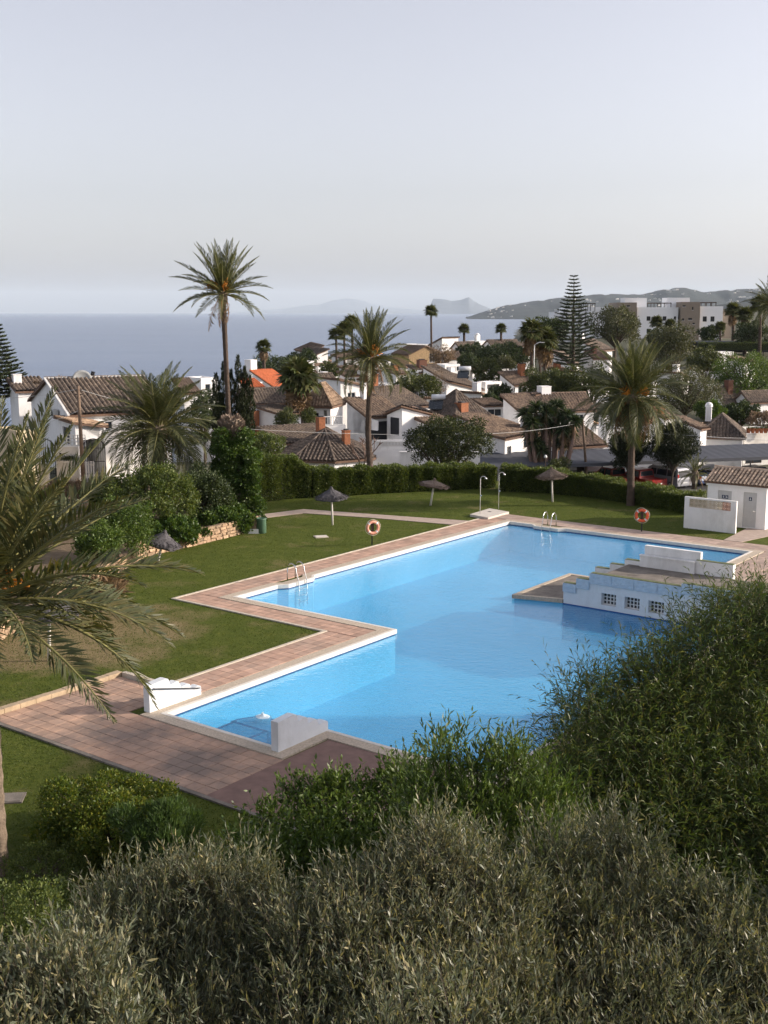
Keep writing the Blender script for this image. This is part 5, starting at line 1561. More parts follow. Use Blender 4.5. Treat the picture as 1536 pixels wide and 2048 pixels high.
# unseen white block added beyond the view to keep the near terrace in shade
def wing():
    t = thing('added_shade_wing', 'unseen white wing added beyond the acacia to shade the terrace', 'building', Vector((28, 15, 0)))
    x0, x1, y0, y1, h = 22.0, 34.0, -6.0, 34.6, 10.2
    mb = MB()
    hl = [(u, u + 1.4, z, z + 1.5) for z in (1.0, 4.2, 7.4) for u in (2, 6.5, 11, 15.5, 20, 24.5, 29, 33.5)]
    F = wallface(mb, (x0, y1), (x0, y0), -.3, [(0, h), (y1 - y0, h)], hl)
    wallface(mb, (x1, y0), (x1, y1), -.3, [(0, h), (y1 - y0, h)])
    wallface(mb, (x1, y1), (x0, y1), -.3, [(0, h), (x1 - x0, h)])
    wallface(mb, (x0, y0), (x1, y0), -.3, [(0, h), (x1 - x0, h)])
    mb.sheet([Vector((x0, y0, 0)), Vector((x1, y0, 0)), Vector((x1, y1, 0)), Vector((x0, y1, 0))], h - .3)
    mb.build('wall', WHITE, t)
    for q in hl: window(t, *F, q)
wing()
# ------------------------------------------------------------------ palms
def frond_mesh(name, L, droop, m, nl=54, lw=.032, ll=.165, v=.45, sag=.0, stem=None, seed=0, messy=.12):
    """a feather frond along +X, bending down by `droop` radians from base to tip"""
    r = np.random.default_rng(seed)
    n = 15
    s = np.linspace(0, 1, n)
    ang = -droop * s ** 1.4
    px = np.concatenate([[0], np.cumsum(np.cos(ang[:-1]) * L / (n - 1))]); pz = np.concatenate([[0], np.cumsum(np.sin(ang[:-1]) * L / (n - 1))])
    V, Q = [], []
    for i in range(n):
        w = .028 * L * (1 - .85 * s[i]) * .5
        b = [(px[i], -w, pz[i]), (px[i], 0, pz[i] + w), (px[i], w, pz[i]), (px[i], 0, pz[i] - w)]
        V += b
    for i in range(n - 1):
        for k in range(4): Q.append((i * 4 + k, i * 4 + (k + 1) % 4, i * 4 + 4 + (k + 1) % 4, i * 4 + 4 + k))
    t = np.linspace(.14, .995, nl)
    for side in (-1, 1):
        bx, bz, an = np.interp(t, s, px), np.interp(t, s, pz), np.interp(t, s, ang)
        ln = L * ll * np.clip(np.sin(np.pi * (t * .80 + .17)), .15, 1) * r.uniform(.85, 1.1, nl)
        fwd = np.radians(30 + 28 * (1 - t)) + r.normal(0, messy, nl)
        d = np.stack([np.cos(fwd + 0) * 0 + np.sin(np.pi / 2 - fwd), side * np.sin(fwd), np.full(nl, v) + r.normal(0, messy, nl)], 1)
        d = norm(d)
        c, sn = np.cos(an), np.sin(an)
        d = np.stack([d[:, 0] * c - d[:, 2] * sn, d[:, 1], d[:, 0] * sn + d[:, 2] * c], 1)
        b = np.stack([bx, np.zeros(nl), bz], 1)
        wv = np.stack([c, np.zeros(nl), sn], 1) * (lw * L * .30)
        mid = b + d * ln[:, None] * .5
        tip = b + d * ln[:, None] - np.array([0, 0, 1]) * (ln * (.12 + sag))[:, None]
        o = len(V)
        vv = np.stack([b - wv * .6, mid + wv, tip, mid - wv], 1).reshape(-1, 3)
        V += [tuple(x) for x in vv]
        Q += [tuple(o + 4 * k + j for j in range(4)) for k in range(nl)]
    me = npmesh(name, V, Q, m)
    me.materials.append(stem or RACH)
    mi = np.zeros(len(Q), np.int32); mi[:(n - 1) * 4] = 1
    me.polygons.foreach_set('material_index', mi)
    return me
FR = [frond_mesh('frond', 1.0, d, PHX, seed=k) for k, d in enumerate((.25, .5, .8, 1.1, 1.5))]
FRN = [frond_mesh('frond', 1.0, d, PHXB, nl=80, lw=.030, ll=.17, v=.35, seed=10 + k, messy=.16) for k, d in enumerate((.2, .45, .75, 1.0))]
FRB = [frond_mesh('frond', 1.0, d, PHX, nl=64, lw=.034, ll=.22, v=.3, seed=40 + k, sag=.1) for k, d in enumerate((.6, .95, 1.3, 1.6))]
FRD = [frond_mesh('dead_frond', 1.0, d, DEADF, nl=40, v=.0, sag=.35, seed=20 + k, messy=.3, stem=RACHO) for k, d in enumerate((.6, 1.2))]
def trunk(parent, pts, rad, m, boots=0):
    n = 12
    mb = MB()
    P0 = []
    pts = [Vector(p) for p in pts]
    segs = max(10, int((pts[-1] - pts[0]).length / .22))
    cum = np.linspace(0, 1, len(pts))
    pp = [Vector((np.interp(k, cum, [p.x for p in pts]), np.interp(k, cum, [p.y for p in pts]), np.interp(k, cum, [p.z for p in pts]))) for k in np.linspace(0, 1, segs)]
    rr = [float(np.interp(k, np.linspace(0, 1, len(rad)), rad)) * (1 + (.06 if i % 2 else -.04)) for i, k in enumerate(np.linspace(0, 1, segs))]
    mb.tube(pp, rr, 11)
    mb.build('trunk', m, parent)
def date_palm(label, base, top, rad, L, n, emin, emax, seed, fr=FR, dead=6, fruit=3, tm=TRUNK, mid=None, dead_e=(-85, -45), keep=None):
    r = random.Random(seed)
    root = thing('date_palm', label, 'palm tree', base, 'date palms')
    trunk(root, [base - Vector((0, 0, .3))] + ([mid] if mid else []) + [top], rad, tm)
    hd = MB().lathe([(rad[-1] * 1.05, -.7), (rad[-1] * 1.55, -.35), (rad[-1] * 1.5, 0), (rad[-1] * .8, .35), (.001, .5)], top, 12)
    hd.v = [(x + r.uniform(-.04, .04), y + r.uniform(-.04, .04), z) for x, y, z in hd.v]
    hd.build('crown_base', TRUNKL, root)
    loc = top - base
    for k in range(n + dead):
        if k < n:
            s = (k + .5) / n
            el = emin + (emax - emin) * s ** .9 + r.uniform(-6, 6)
            me = fr[min(len(fr) - 1, max(0, int((1 - s) * len(fr) + r.uniform(-.6, .6))))]
        else:
            el = r.uniform(*dead_e); me = FRD[k % 2]
        azm = k * 2.39996 + r.uniform(-.2, .2)
        if keep and not keep(azm % 6.2832, el): continue
        o = link('frond' if k < n else 'dead_frond', me, root, True)
        ln = L * r.uniform(.88, 1.06) * (1 if k < n else .75)
        o.matrix_local = Matrix.Translation(loc + Vector((math.cos(azm), math.sin(azm), 0)) * rad[-1] * .7 + Vector((0, 0, .25 * max(0, el) / 90))) @ Matrix.Rotation(azm, 4, 'Z') @ Matrix.Rotation(-R(el), 4, 'Y') @ Matrix.Rotation(r.uniform(-.5, .5), 4, 'X') @ Matrix.Scale(ln, 4)
    for k in range(fruit):
        azm = k * 2.1 + seed
        mb = MB()
        for j in range(26):
            a2, e2 = azm + r.uniform(-.35, .35), R(r.uniform(10, 60))
            l2 = r.uniform(.7, 1.15)
            p = top + Vector((0, 0, .1))
            q = p + Vector((math.cos(a2) * math.cos(e2), math.sin(a2) * math.cos(e2), math.sin(e2))) * l2
            mb.tube([p, p.lerp(q, .6) + Vector((0, 0, .08)), q - Vector((0, 0, .12))], [.02, .018, .035], 4)
        mb.build('fruit_stalk', FRUIT, root)
    return root
tb, tt = P(470, 1040, 68.5), P(446, 588, 68.5)
tb.z = .5
date_palm('very tall slim date palm rising above the horizon from the ivy mass', tb, tt, [.20, .175, .155, .145, .17], 3.0, 46, -20, 88, 3, dead=4, fruit=2, fr=[FR[0], FR[0], FR[1], FR[2]], mid=P(457, 830, 68.5), dead_e=(-75, -40))
mbs, mt = G(743, 986), P(742, 716, 77.3)
date_palm('straight-trunked date palm in front of the long hedge', mbs, mt, [.30, .21, .20, .19, .21], 3.3, 56, -38, 88, 5, dead=10, fruit=4, mid=P(736, 860, 77.3))
rb, rt = G(1261, 1011), P(1265, 795, 72)
date_palm('broad drooping date palm with orange fruit stalks near the life ring', rb, rt, [.28, .22, .21, .22, .25], 3.9, 64, -52, 88, 8, dead=14, fruit=6, tm=TRUNK, fr=[FR[1], FRB[0], FRB[1], FRB[2], FRB[3]])
lbp, ltp = P(310, 950, 67), P(316, 858, 67)
lbp.z = .5
date_palm('short stout date palm with wide arching fronds before the big ridged-roof house', lbp, ltp, [.42, .40, .40], 3.8, 74, -45, 82, 12, dead=10, fruit=0, fr=FRB)
nb, ntp = G(-6, 1745), P(-40, 1205, 23)
date_palm('huge near date palm whose fronds sweep over the lawn', nb, ntp, [.26, .24, .25, .30], 4.3, 58, -20, 76, 21, fr=FRN, dead=0, fruit=3, tm=TRUNKL, keep=lambda a, e: True)
sbp, stp2 = P(1388, 985, 84), P(1390, 948, 84)
date_palm('small young palm beside the hut roof in front of the parked van', sbp, stp2, [.22, .2, .2], 1.45, 26, -35, 80, 31, dead=2, fruit=0, fr=[FR[1], FR[2], FR[3]])
eb, et = P(1560, 720, 170), P(1545, 612, 170)
date_palm('date palm rising beside the apartment wing', eb, et, [.4, .35, .35], 4.2, 50, -40, 85, 33, dead=6, fruit=2)

def fan_leaf_mesh(name, m, seed, n=13):
    r = random.Random(seed)
    V, Q = [], []
    V += [(0, -.012, 0), (.45, -.01, .02), (.45, .01, .02), (0, .012, 0)]; Q.append((0, 1, 2, 3))
    for k in range(n):
        a = R(-115 + 230 * (k + .5) / n)
        L = (.62 + r.uniform(-.06, .06)) * (1 - .15 * abs(a) / 2)
        dx, dy = math.cos(a), math.sin(a)
        wv = .075
        b = (.43, 0, .02)
        mid = (.43 + dx * L * .55, dy * L * .55, .02 + .05 * (k % 2))
        tip = (.43 + dx * L, dy * L, .02 - .22 * L * r.uniform(.6, 1.6))
        o = len(V)
        V += [b, (mid[0] - dy * wv, mid[1] + dx * wv, mid[2]), tip, (mid[0] + dy * wv, mid[1] - dx * wv, mid[2])]
        Q.append((o, o + 1, o + 2, o + 3))
    return npmesh(name, V, Q, m)
FL = [fan_leaf_mesh('fan_leaf', FAN, k) for k in range(3)]
FLD = fan_leaf_mesh('dead_fan_leaf', DEADF, 9)
def fan_palm(label, px, pyb, pyt, D, rt, L, n=40, skirt=0, seed=0, pxt=None):
    r = random.Random(seed + 100)
    b, t = P(px, pyb, D), P(pxt or px, pyt, D)
    b.z = min(b.z, terrain(b.x, b.y))
    root = thing('fan_palm', label, 'palm tree', b, 'fan palms')
    trunk(root, [b, b.lerp(t, .5) + Vector((.1, 0, 0)), t], [rt * 1.3, rt, rt * .9], TRUNK)
    for k in range(n + skirt):
        s = (k + .5) / n
        el = -35 + 120 * min(1, s) + r.uniform(-10, 10) if k < n else r.uniform(-88, -60)
        o = link('fan_leaf' if k < n else 'dead_fan_leaf', FL[k % 3] if k < n else FLD, root, True)
        o.matrix_local = Matrix.Translation(t - b - Vector((0, 0, 0 if k < n else r.uniform(.1, 1.0) * L * .8))) @ Matrix.Rotation(k * 2.39996, 4, 'Z') @ Matrix.Rotation(-R(el), 4, 'Y') @ Matrix.Rotation(r.uniform(-.4, .4), 4, 'X') @ Matrix.Scale(L * 1.22 * r.uniform(.85, 1.1), 4)
fan_palm('tall thin fan palm standing against the sea beside the rock mountain', 862, 690, 624, 240, .22, 1.35, seed=1)
fan_palm('short fan palm above the dark hipped roof against the sea', 928, 685, 660, 245, .28, 1.25, seed=2)
fan_palm('round fan palm behind the long-window bungalow against the sea', 1002, 682, 659, 255, .28, 1.25, seed=3)
fan_palm('fan palm with dead skirt on the dark headland', 527, 735, 695, 185, .28, 1.2, skirt=22, seed=4)
fan_palm('shaggy stout fan palm with thick dead skirt among the near roofs', 596, 835, 760, 116, .5, 2.1, n=46, skirt=40, seed=5)
fan_palm('lowest of three fan palms behind the straight-trunked palm', 672, 745, 672, 205, .2, 1.35, seed=6)
fan_palm('tallest of three fan palms behind the straight-trunked palm', 704, 745, 648, 208, .2, 1.5, seed=7)
fan_palm('fan palm half covered by the straight-trunked palm crown', 688, 748, 660, 206, .2, 1.4, seed=8)
fan_palm('fan palm next to the curved street lamp', 1063, 745, 664, 142, .2, 1.5, n=40, skirt=18, seed=9)
fan_palm('yellowish fan palm next to the street lamp', 1088, 745, 682, 143, .2, 1.6, n=40, skirt=18, seed=10, pxt=1090)
fan_palm('slender fan palm behind the street lamp pair', 1080, 742, 678, 150, .16, 1.4, n=30, skirt=12, seed=11)
fan_palm('fan palm next to the apartment block with dark trunk', 1466, 682, 622, 250, .3, 1.7, n=40, skirt=16, seed=12)
fan_palm('dense fan palm beside the tan apartment wing', 1490, 684, 632, 245, .3, 1.8, n=40, skirt=16, seed=13)
fan_palm('fan palm before the white apartment wall', 1314, 682, 646, 262, .25, 1.5, seed=14)
fan_palm('smaller fan palm before the white apartment wall by the tan tower', 1340, 684, 652, 262, .25, 1.4, seed=15)
fan_palm('fan palm below the paired apartment windows', 1440, 690, 655, 255, .25, 1.3, seed=16)
fan_palm('large fan palm among the dark trees beyond the tan wing', 1520, 690, 612, 235, .3, 2.0, seed=17)

# ------------------------------------------------------------------ broad-leaved trees and shrubs
def clump_pts(clumps, n, shell=.55):
    """points in a set of leafy clumps (x, y, z, r): more of them towards the outside"""
    c = np.array(clumps, float)
    wts = c[:, 3] ** 2; wts /= wts.sum()
    idx = rng.choice(len(c), n, p=wts)
    d = sphere_dirs(n)
    rad = c[idx, 3] * (shell + (1 - shell) * rng.uniform(0, 1, n)) * rng.uniform(.75, 1.12, n)
    return c[idx, :3] + d * rad[:, None] * np.array([1, 1, .85]), d
def grow(label, name, cat, base, clumps, n, leaf, L, Wd, up=.5, out=1.0, wild=.6, bark=None, r0=.12, group=None, limbs=True, shell=.5, shoot=0, droop=0.0, crown='crown'):
    root = thing(name, label, cat, base, group)
    mb = MB()
    c0 = np.mean(np.array(clumps)[:, :3], 0)
    fork = Vector((base.x * .6 + c0[0] * .4, base.y * .6 + c0[1] * .4, base.z + (c0[2] - base.z) * .45))
    mb.tube([base - Vector((0, 0, .25)), base.lerp(fork, .5) + Vector((random.uniform(-.1, .1), 0, 0)), fork], [r0 * 1.25, r0, r0 * .8], 8)
    if limbs:
        for q in clumps[:26]:
            e = Vector(q[:3])
            m_ = fork.lerp(e, .55) + Vector((random.uniform(-.15, .15), random.uniform(-.15, .15), .12)) * q[3]
            mb.tube([fork, m_, e], [r0 * .6, r0 * .32, r0 * .1], 5)
    mb.build('trunk', bark or BARK, root)
    if shoot:                              # leaves strung along upright twigs
        k = n // shoot
        pt_, d = clump_pts(clumps, k, shell)
        sd = norm(d * out + np.array([0, 0, up]) + rng.normal(size=(k, 3)) * .35)
        sl = rng.uniform(.45, 1.45, k) ** 1.3 * L * shoot * .30
        tt = (np.arange(shoot) + .5) / shoot
        b = (pt_[:, None] + sd[:, None] * (sl[:, None] * tt[None])[..., None]).reshape(-1, 3)
        dd = np.repeat(sd, shoot, 0) + rng.normal(size=(k * shoot, 3)) * wild
        V, Q = leaves(b, dd, L * rng.uniform(.45, 1.3, len(b)), Wd * rng.uniform(.7, 1.25, len(b)), droop=droop)
        tw = np.stack([pt_ - sd * .1, pt_ - sd * .1 + rng.normal(size=(k, 3)) * .003, pt_ + sd * sl[:, None], pt_ + sd * sl[:, None] + .002], 1)
        tb_ = npmesh('twigs', tw.reshape(-1, 3), np.arange(k * 4).reshape(-1, 4), bark or BARK)
        link('twigs', tb_, root)
    else:
        b, d = clump_pts(clumps, n, shell)
        dd = d * out + np.array([0, 0, up]) + rng.normal(size=(n, 3)) * wild
        V, Q = leaves(b, dd, L * rng.uniform(.6, 1.2, n), Wd * rng.uniform(.7, 1.2, n), droop=droop)
    link(crown, npmesh(crown, V, Q, leaf), root)
    return root
def blob(px, py, D, rx, ry, rz, n, rc, seed, flat=.0, zmin=-.85):
    """clumps over the upper part of an ellipsoid centred on a point"""
    r = np.random.default_rng(seed)
    c = np.array(P(px, py, D))
    out = []
    for k in range(n):
        z = 1 - 2 * (k + .5) / n
        if z < zmin: continue
        a = k * 2.39996
        s = math.sqrt(1 - z * z)
        q = r.uniform(.5, 1.04)
        out.append((c[0] + rx * s * math.cos(a) * q, c[1] + ry * s * math.sin(a) * q, c[2] + rz * z * q, rc * r.uniform(.55, 1.35)))
    return out
def tree(label, px, py, D, rx, rz, leaf, pyb=None, n=5000, L=.32, Wd=.16, k=26, rc=None, seed=0, up=.3, bark=None, group='village trees', cat='tree', name='tree', shell=.5, wild=.8):
    c = P(px, py, D)
    b = Vector((c.x, c.y, terrain(c.x, c.y)))
    cl_ = blob(px, py, D, rx, rx, rz, k, rc or min(rx, rz) * .42, seed)
    return grow(label, name, cat, b, cl_, n, leaf, L, Wd, up, 1.0, wild, bark, max(.1, rx * .06), group, shell=shell)
# ---- village trees
DARKM = leafmat('dark_mixed_leaf', [(.020, .032, .012), (.036, .052, .018), (.085, .095, .025)], .5, .25)
tree('wide sparse dark tree spreading over the hedge before the pyramid-roof house', 892, 880, 88, 3.2, 1.75, DARKM, n=14000, L=.20, Wd=.10, k=44, rc=.75, seed=2, up=.1)
tree('feathery green trees behind the brick chimney of the wide brown roof', 838, 770, 136, 2.7, 1.5, MIDG, n=4500, seed=3)
tree('dry pinkish tree in front of the rubble stone house', 882, 712, 214, 2.2, 1.7, PINKD, n=2600, L=.4, Wd=.1, seed=4)
tree('dry twiggy tree beside the small-window house', 872, 772, 138, 1.3, 1.5, PINKD, n=1800, L=.25, Wd=.05, seed=5)
tree('long dark green thicket below the long-window bungalow', 1010, 710, 205, 5.2, 1.7, DARKG, n=7000, L=.4, Wd=.22, k=36, rc=1.2, seed=6)
tree('dark thicket beside the long green slope', 945, 706, 225, 3.2, 1.6, DARKG, n=4200, L=.4, Wd=.22, seed=7)
tree('round olive-green tree above the flat carport box', 974, 743, 166, 2.3, 1.8, MIDG, n=5000, seed=8)
tree('small grey-green bush on the slope by the round olive-green tree', 1010, 727, 175, 1.6, 1.0, OLIVG, n=2400, seed=9)
tree('dark round bush between the carport box and the porch', 1000, 792, 134, 1.5, 1.15, DARKG, n=3800, seed=10)
tree('dark bush low beside the porch house', 978, 806, 130, 1.0, .8, DARKG, n=2200, seed=50)
tree('dark pine crown behind the norfolk pine', 1104, 660, 205, 3.0, 2.3, DARKG, n=5000, L=.4, Wd=.2, seed=11)
tree('broad green tree between street lamp and big white chimney', 1098, 768, 134, 3.2, 1.8, MIDG, n=7500, L=.28, Wd=.14, k=34, seed=12)
tree('broad green tree behind the big white chimney', 1180, 768, 133, 3.4, 1.9, MIDG, n=7500, L=.28, Wd=.14, k=34, seed=13)
tree('large spreading tree beside the apartment block', 1232, 652, 222, 5.0, 3.2, OLIVG, n=9000, L=.42, Wd=.2, k=40, seed=14)
tree('dense grey-green tree below the tan apartment tower', 1345, 690, 176, 3.3, 2.9, OLIVG, n=8000, L=.34, Wd=.16, k=36, seed=15)
tree('loose grey-green tree next to the broad drooping palm crown', 1372, 785, 141, 3.8, 2.8, OLIVG, n=9000, L=.28, Wd=.12, k=40, seed=16)
tree('bright green bushy tree behind the loose grey-green tree', 1412, 722, 163, 2.5, 1.9, MIDG, n=5000, seed=17)
tree('big yellowish green tree above the dark brick chimney', 1492, 752, 156, 4.8, 2.9, SHRUB, n=9500, L=.32, Wd=.15, k=40, seed=18)
tree('dark leafy bush below the dark brick chimney', 1480, 826, 134, 2.2, 1.25, DARKG, n=4200, seed=19)
tree('pink flowering bush above the terrace pots', 1526, 838, 131, 1.9, 1.0, PINKD, n=3200, L=.2, Wd=.1, seed=20)
tree('small green bush by the arched chimney', 1420, 822, 128, 1.5, 1.0, SHRUB, n=3000, seed=21)
tree('dark rounded cypress shrub directly behind the broad drooping palm trunk', 1258, 893, 100, 1.3, 2.1, CYPR, n=15000, L=.18, Wd=.10, seed=22, up=.8, k=44, shell=.3)
tree('dark knobbly cypress shrub next to the broad drooping palm trunk', 1348, 890, 99, 1.75, 2.0, CYPR, n=17000, L=.18, Wd=.10, seed=23, up=.8, k=44, shell=.3)
tree('dark evergreen mass on the headland under the skirted fan palm', 556, 742, 200, 5.4, 2.3, DARKG, n=8000, L=.4, Wd=.2, k=40, rc=1.3, seed=24)
tree('dark evergreen mass climbing to the headland houses', 596, 726, 205, 3.4, 2.2, DARKG, n=6000, L=.4, Wd=.2, seed=25)
tree('dark tip of evergreen scrub at the seaward end of the headland', 514, 758, 190, 2.6, 1.4, DARKG, n=4200, L=.4, Wd=.2, seed=26)
tree('small green tree beside the shaggy fan palm trunk', 574, 842, 108, 1.0, 1.15, MIDG, n=3600, L=.2, Wd=.1, seed=27)
tree('low green tree next to the shaggy fan palm trunk', 618, 834, 110, .7, .7, MIDG, n=2000, L=.2, Wd=.1, seed=28)
tree('rounded bush behind the hedge next to the ivy mass', 530, 890, 82, 1.35, .95, HEDGE, n=5500, L=.15, Wd=.08, seed=29)
tree('dark tree under the apartment windows', 1418, 668, 268, 2.4, 1.8, DARKG, n=3500, L=.45, Wd=.22, seed=30)
tree('dark tree at the foot of the white apartment wall', 1322, 674, 258, 3.4, 1.7, DARKG, n=4200, L=.45, Wd=.22, seed=31)
tree('dark tree group at the foot of the tan wing', 1505, 668, 240, 3.8, 2.6, DARKG, n=6000, L=.4, Wd=.2, seed=32)
tree('low grey-green climber in the hedge gap', 955, 952, 82, 1.5, .9, OLIVG, n=4200, L=.14, Wd=.06, seed=33)
tree('small green tree before the arched porch house', 1120, 935, 98, .9, .8, MIDG, n=2400, L=.16, Wd=.07, seed=34)
tree('small tree between the white chimneys and the straight-trunked palm', 660, 742, 190, 1.6, 1.2, MIDG, n=2500, seed=35)
tree('dark hedge tree below the flat white cube', 935, 722, 190, 2.0, 1.2, DARKG, n=3000, seed=36)
tree('green tree behind the porch roof of the village', 1150, 800, 128, 1.2, .8, MIDG, n=2600, L=.22, Wd=.1, seed=37)
tree('dark leafy tree between the short date palm and the cypress clump', 408, 835, 98, 1.3, 2.4, DARKG, n=7000, L=.22, Wd=.1, seed=60)
tree('green bushes beside the white lean-to', 38, 882, 74, .95, .85, MIDG, n=3200, L=.16, Wd=.08, seed=38)
tree('dry brush behind the ridge of the big ridged-roof house', 105, 770, 104, 3.5, .7, PINKD, n=3500, L=.3, Wd=.05, seed=39)

def bare_tree(label, px, py, D, h, seed):
    r = random.Random(seed)
    b = P(px, py, D)
    root = thing('bare_tree', label, 'tree', b)
    mb = MB()
    def br(p, d, l, w, k):
        q = p + d * l
        m = p.lerp(q, .5) + Vector((r.uniform(-.1, .1), r.uniform(-.1, .1), .05)) * l
        mb.tube([p, m, q], [w, w * .8, w * .6], 6)
        if k == 0: return
        for _ in range(r.choice((2, 3))):
            nd = (d + Vector((r.uniform(-.8, .8), r.uniform(-.6, .6), r.uniform(.0, .5)))).normalized()
            br(q, nd, l * r.uniform(.6, .85), w * .6, k - 1)
    for s in (-.35, .1, .45): br(b, Vector((s, r.uniform(-.2, .2), 1)).normalized(), h * .4, .13, 3)
    mb.build('trunk', BARKP, root)
bare_tree('leafless pale tree with pruned branches behind the straight-trunked palm trunk', 728, 948, 93, 3.0, 4)

def conifer(label, px, pyb, pyt, D, half, tiers, seed, nb=7):
    r = random.Random(seed)
    b, t = P(px, pyb, D), P(px, pyt, D)
    b.z = min(b.z, terrain(b.x, b.y))
    root = thing('norfolk_pine', label, 'pine tree', b, 'norfolk pines')
    MB().tube([b, b.lerp(t, .5), t], [.3, .18, .03], 8).build('trunk', BARK, root)
    z0 = P(px, pyb, D).z
    B, Dd, Ls = [], [], []
    lm = MB()
    for k in range(tiers):
        s = (k + .3) / tiers
        z = t.z - (t.z - z0) * s
        ln = half * min(1, .06 + s * 1.15) * (1 if s < .82 else 1 - (s - .82) * 2.2)
        for j in range(nb):
            a = k * .45 + 6.2832 * j / nb + r.uniform(-.1, .1)
            l_ = ln * r.uniform(.85, 1.08)
            d = Vector((math.cos(a), math.sin(a), 0))
            c = Vector((t.x, t.y, z))
            m = max(5, int(l_ * 9))
            end = c + d * l_ + Vector((0, 0, .16 * l_))
            lm.tube([c, c + d * l_ * .6 + Vector((0, 0, .02 * l_)), end], [.04, .03, .012], 4)
            for i in range(m):
                u = .18 + .82 * (i + r.random()) / m
                p = c + d * l_ * u + Vector((0, 0, .16 * l_ * u * u))
                for sg in (-1, 1):
                    B.append(p); Dd.append(d * .7 + Vector((-d.y, d.x, 0)) * sg * .7 + Vector((0, 0, .25 + r.uniform(-.1, .2)))); Ls.append(.45 + .25 * (1 - u) * r.random())
    lm.build('branches', BARK, root)
    V, Q = leaves(np.array(B), np.array(Dd), np.array(Ls), .15)
    link('crown', npmesh('crown', V, Q, PINE), root)
conifer('tall tiered norfolk pine pointing above the far hills', 1148, 735, 551, 165, 4.0, 26, 1)
conifer('dark norfolk pine standing behind the old pale-roofed house', -8, 800, 650, 104, 2.6, 20, 2)

def cypress_clump(label, spires, D):
    c0 = P(spires[0][0], 900, D)
    root = thing('cypress_clump', label, 'cypress', Vector((c0.x, c0.y, .2)))
    B, Dd = [], []
    mb = MB()
    for px, pt_, wd, n in spires:
        top, bot = P(px, pt_, D), P(px, 905, D)
        mb.tube([Vector((bot.x, bot.y, .0)), top - Vector((0, 0, .4))], [.1, .03], 6)
        s = rng.uniform(0, 1, n) ** .8
        rad = wd * np.clip(np.minimum(s * 3.2 + .12, 1.0), 0, 1) * (.75 + .3 * np.sin(s * 25 + px))
        a = rng.uniform(0, 6.2832, n)
        q = rad * np.sqrt(rng.uniform(.45, 1, n))
        z = top.z - (top.z - bot.z) * s
        B.append(np.stack([top.x + q * np.cos(a), D + rng.normal(0, .1) + q * np.sin(a), z], 1))
        Dd.append(np.stack([np.cos(a) * .35, np.sin(a) * .35, np.full(n, 1.0)], 1) + rng.normal(size=(n, 3)) * .2)
    mb.build('trunk', BARK, root)
    V, Q = leaves(np.concatenate(B), np.concatenate(Dd), rng.uniform(.14, .3, sum(len(b) for b in B)), .07)
    link('crown', npmesh('crown', V, Q, CYPR), root)
cypress_clump('dark clump of narrow cypresses behind the tall palm trunk', [(432, 748, .5, 2200), (447, 726, .42, 2200), (462, 742, .5, 2600), (476, 712, .38, 2200), (489, 735, .42, 2600), (500, 752, .35, 1800), (440, 790, .6, 2200), (486, 780, .55, 2400)], 86)

def yucca(label, D, heads, seed):
    r = random.Random(seed)
    c0 = P(1100, 900, D)
    root = thing('yucca_clump', label, 'yucca', Vector((c0.x, c0.y, -3.8)))
    B, Dd, L, B2, D2 = [], [], [], [], []
    mb = MB()
    for px, py, s in heads:
        c = P(px, py, D + r.uniform(-.8, .8))
        mb.tube([Vector((c0.x + (c.x - c0.x) * .5, c.y, -3.8)), Vector((c.x, c.y, c.z - 1.4)), c], [.2, .15, .14], 7)
        n = 200
        d = sphere_dirs(n); d[:, 2] = d[:, 2] * .8 + .25
        B.append(np.tile(np.array(c), (n, 1))); Dd.append(d); L.append(rng.uniform(.85, 1.3, n) * s)
        n2 = 60
        d2 = sphere_dirs(n2); d2[:, 2] = -1.6
        B2.append(np.array(c) - [0, 0, .2] + rng.normal(size=(n2, 3)) * [.1, .1, .35] - np.array([0, 0, .5]) * rng.uniform(0, 1.6, (n2, 1))); D2.append(d2)
    mb.build('trunk', BARKP, root)
    V, Q = leaves(np.concatenate(B), np.concatenate(Dd), np.concatenate(L), .10, droop=.2)
    link('crown', npmesh('crown', V, Q, YUCCA), root)
    V, Q = leaves(np.concatenate(B2), np.concatenate(D2), .7, .07)
    link('dead_skirt', npmesh('dead_skirt', V, Q, DEADF), root)['kind'] = 'stuff'
yucca('dark clump of yuccas with drooping brown skirts before the arched porch house', 101, [(1052, 828, 1), (1072, 816, 1), (1092, 824, 1.05), (1112, 812, 1), (1132, 830, 1), (1148, 842, .9), (1064, 845, 1), (1100, 850, 1), (1126, 858, .9), (1082, 900, .9), (1072, 912, .8), (1060, 866, .9), (1116, 836, 1), (1140, 866, .9), (1085, 842, 1), (1070, 885, .9), (1125, 885, .8)], 3)

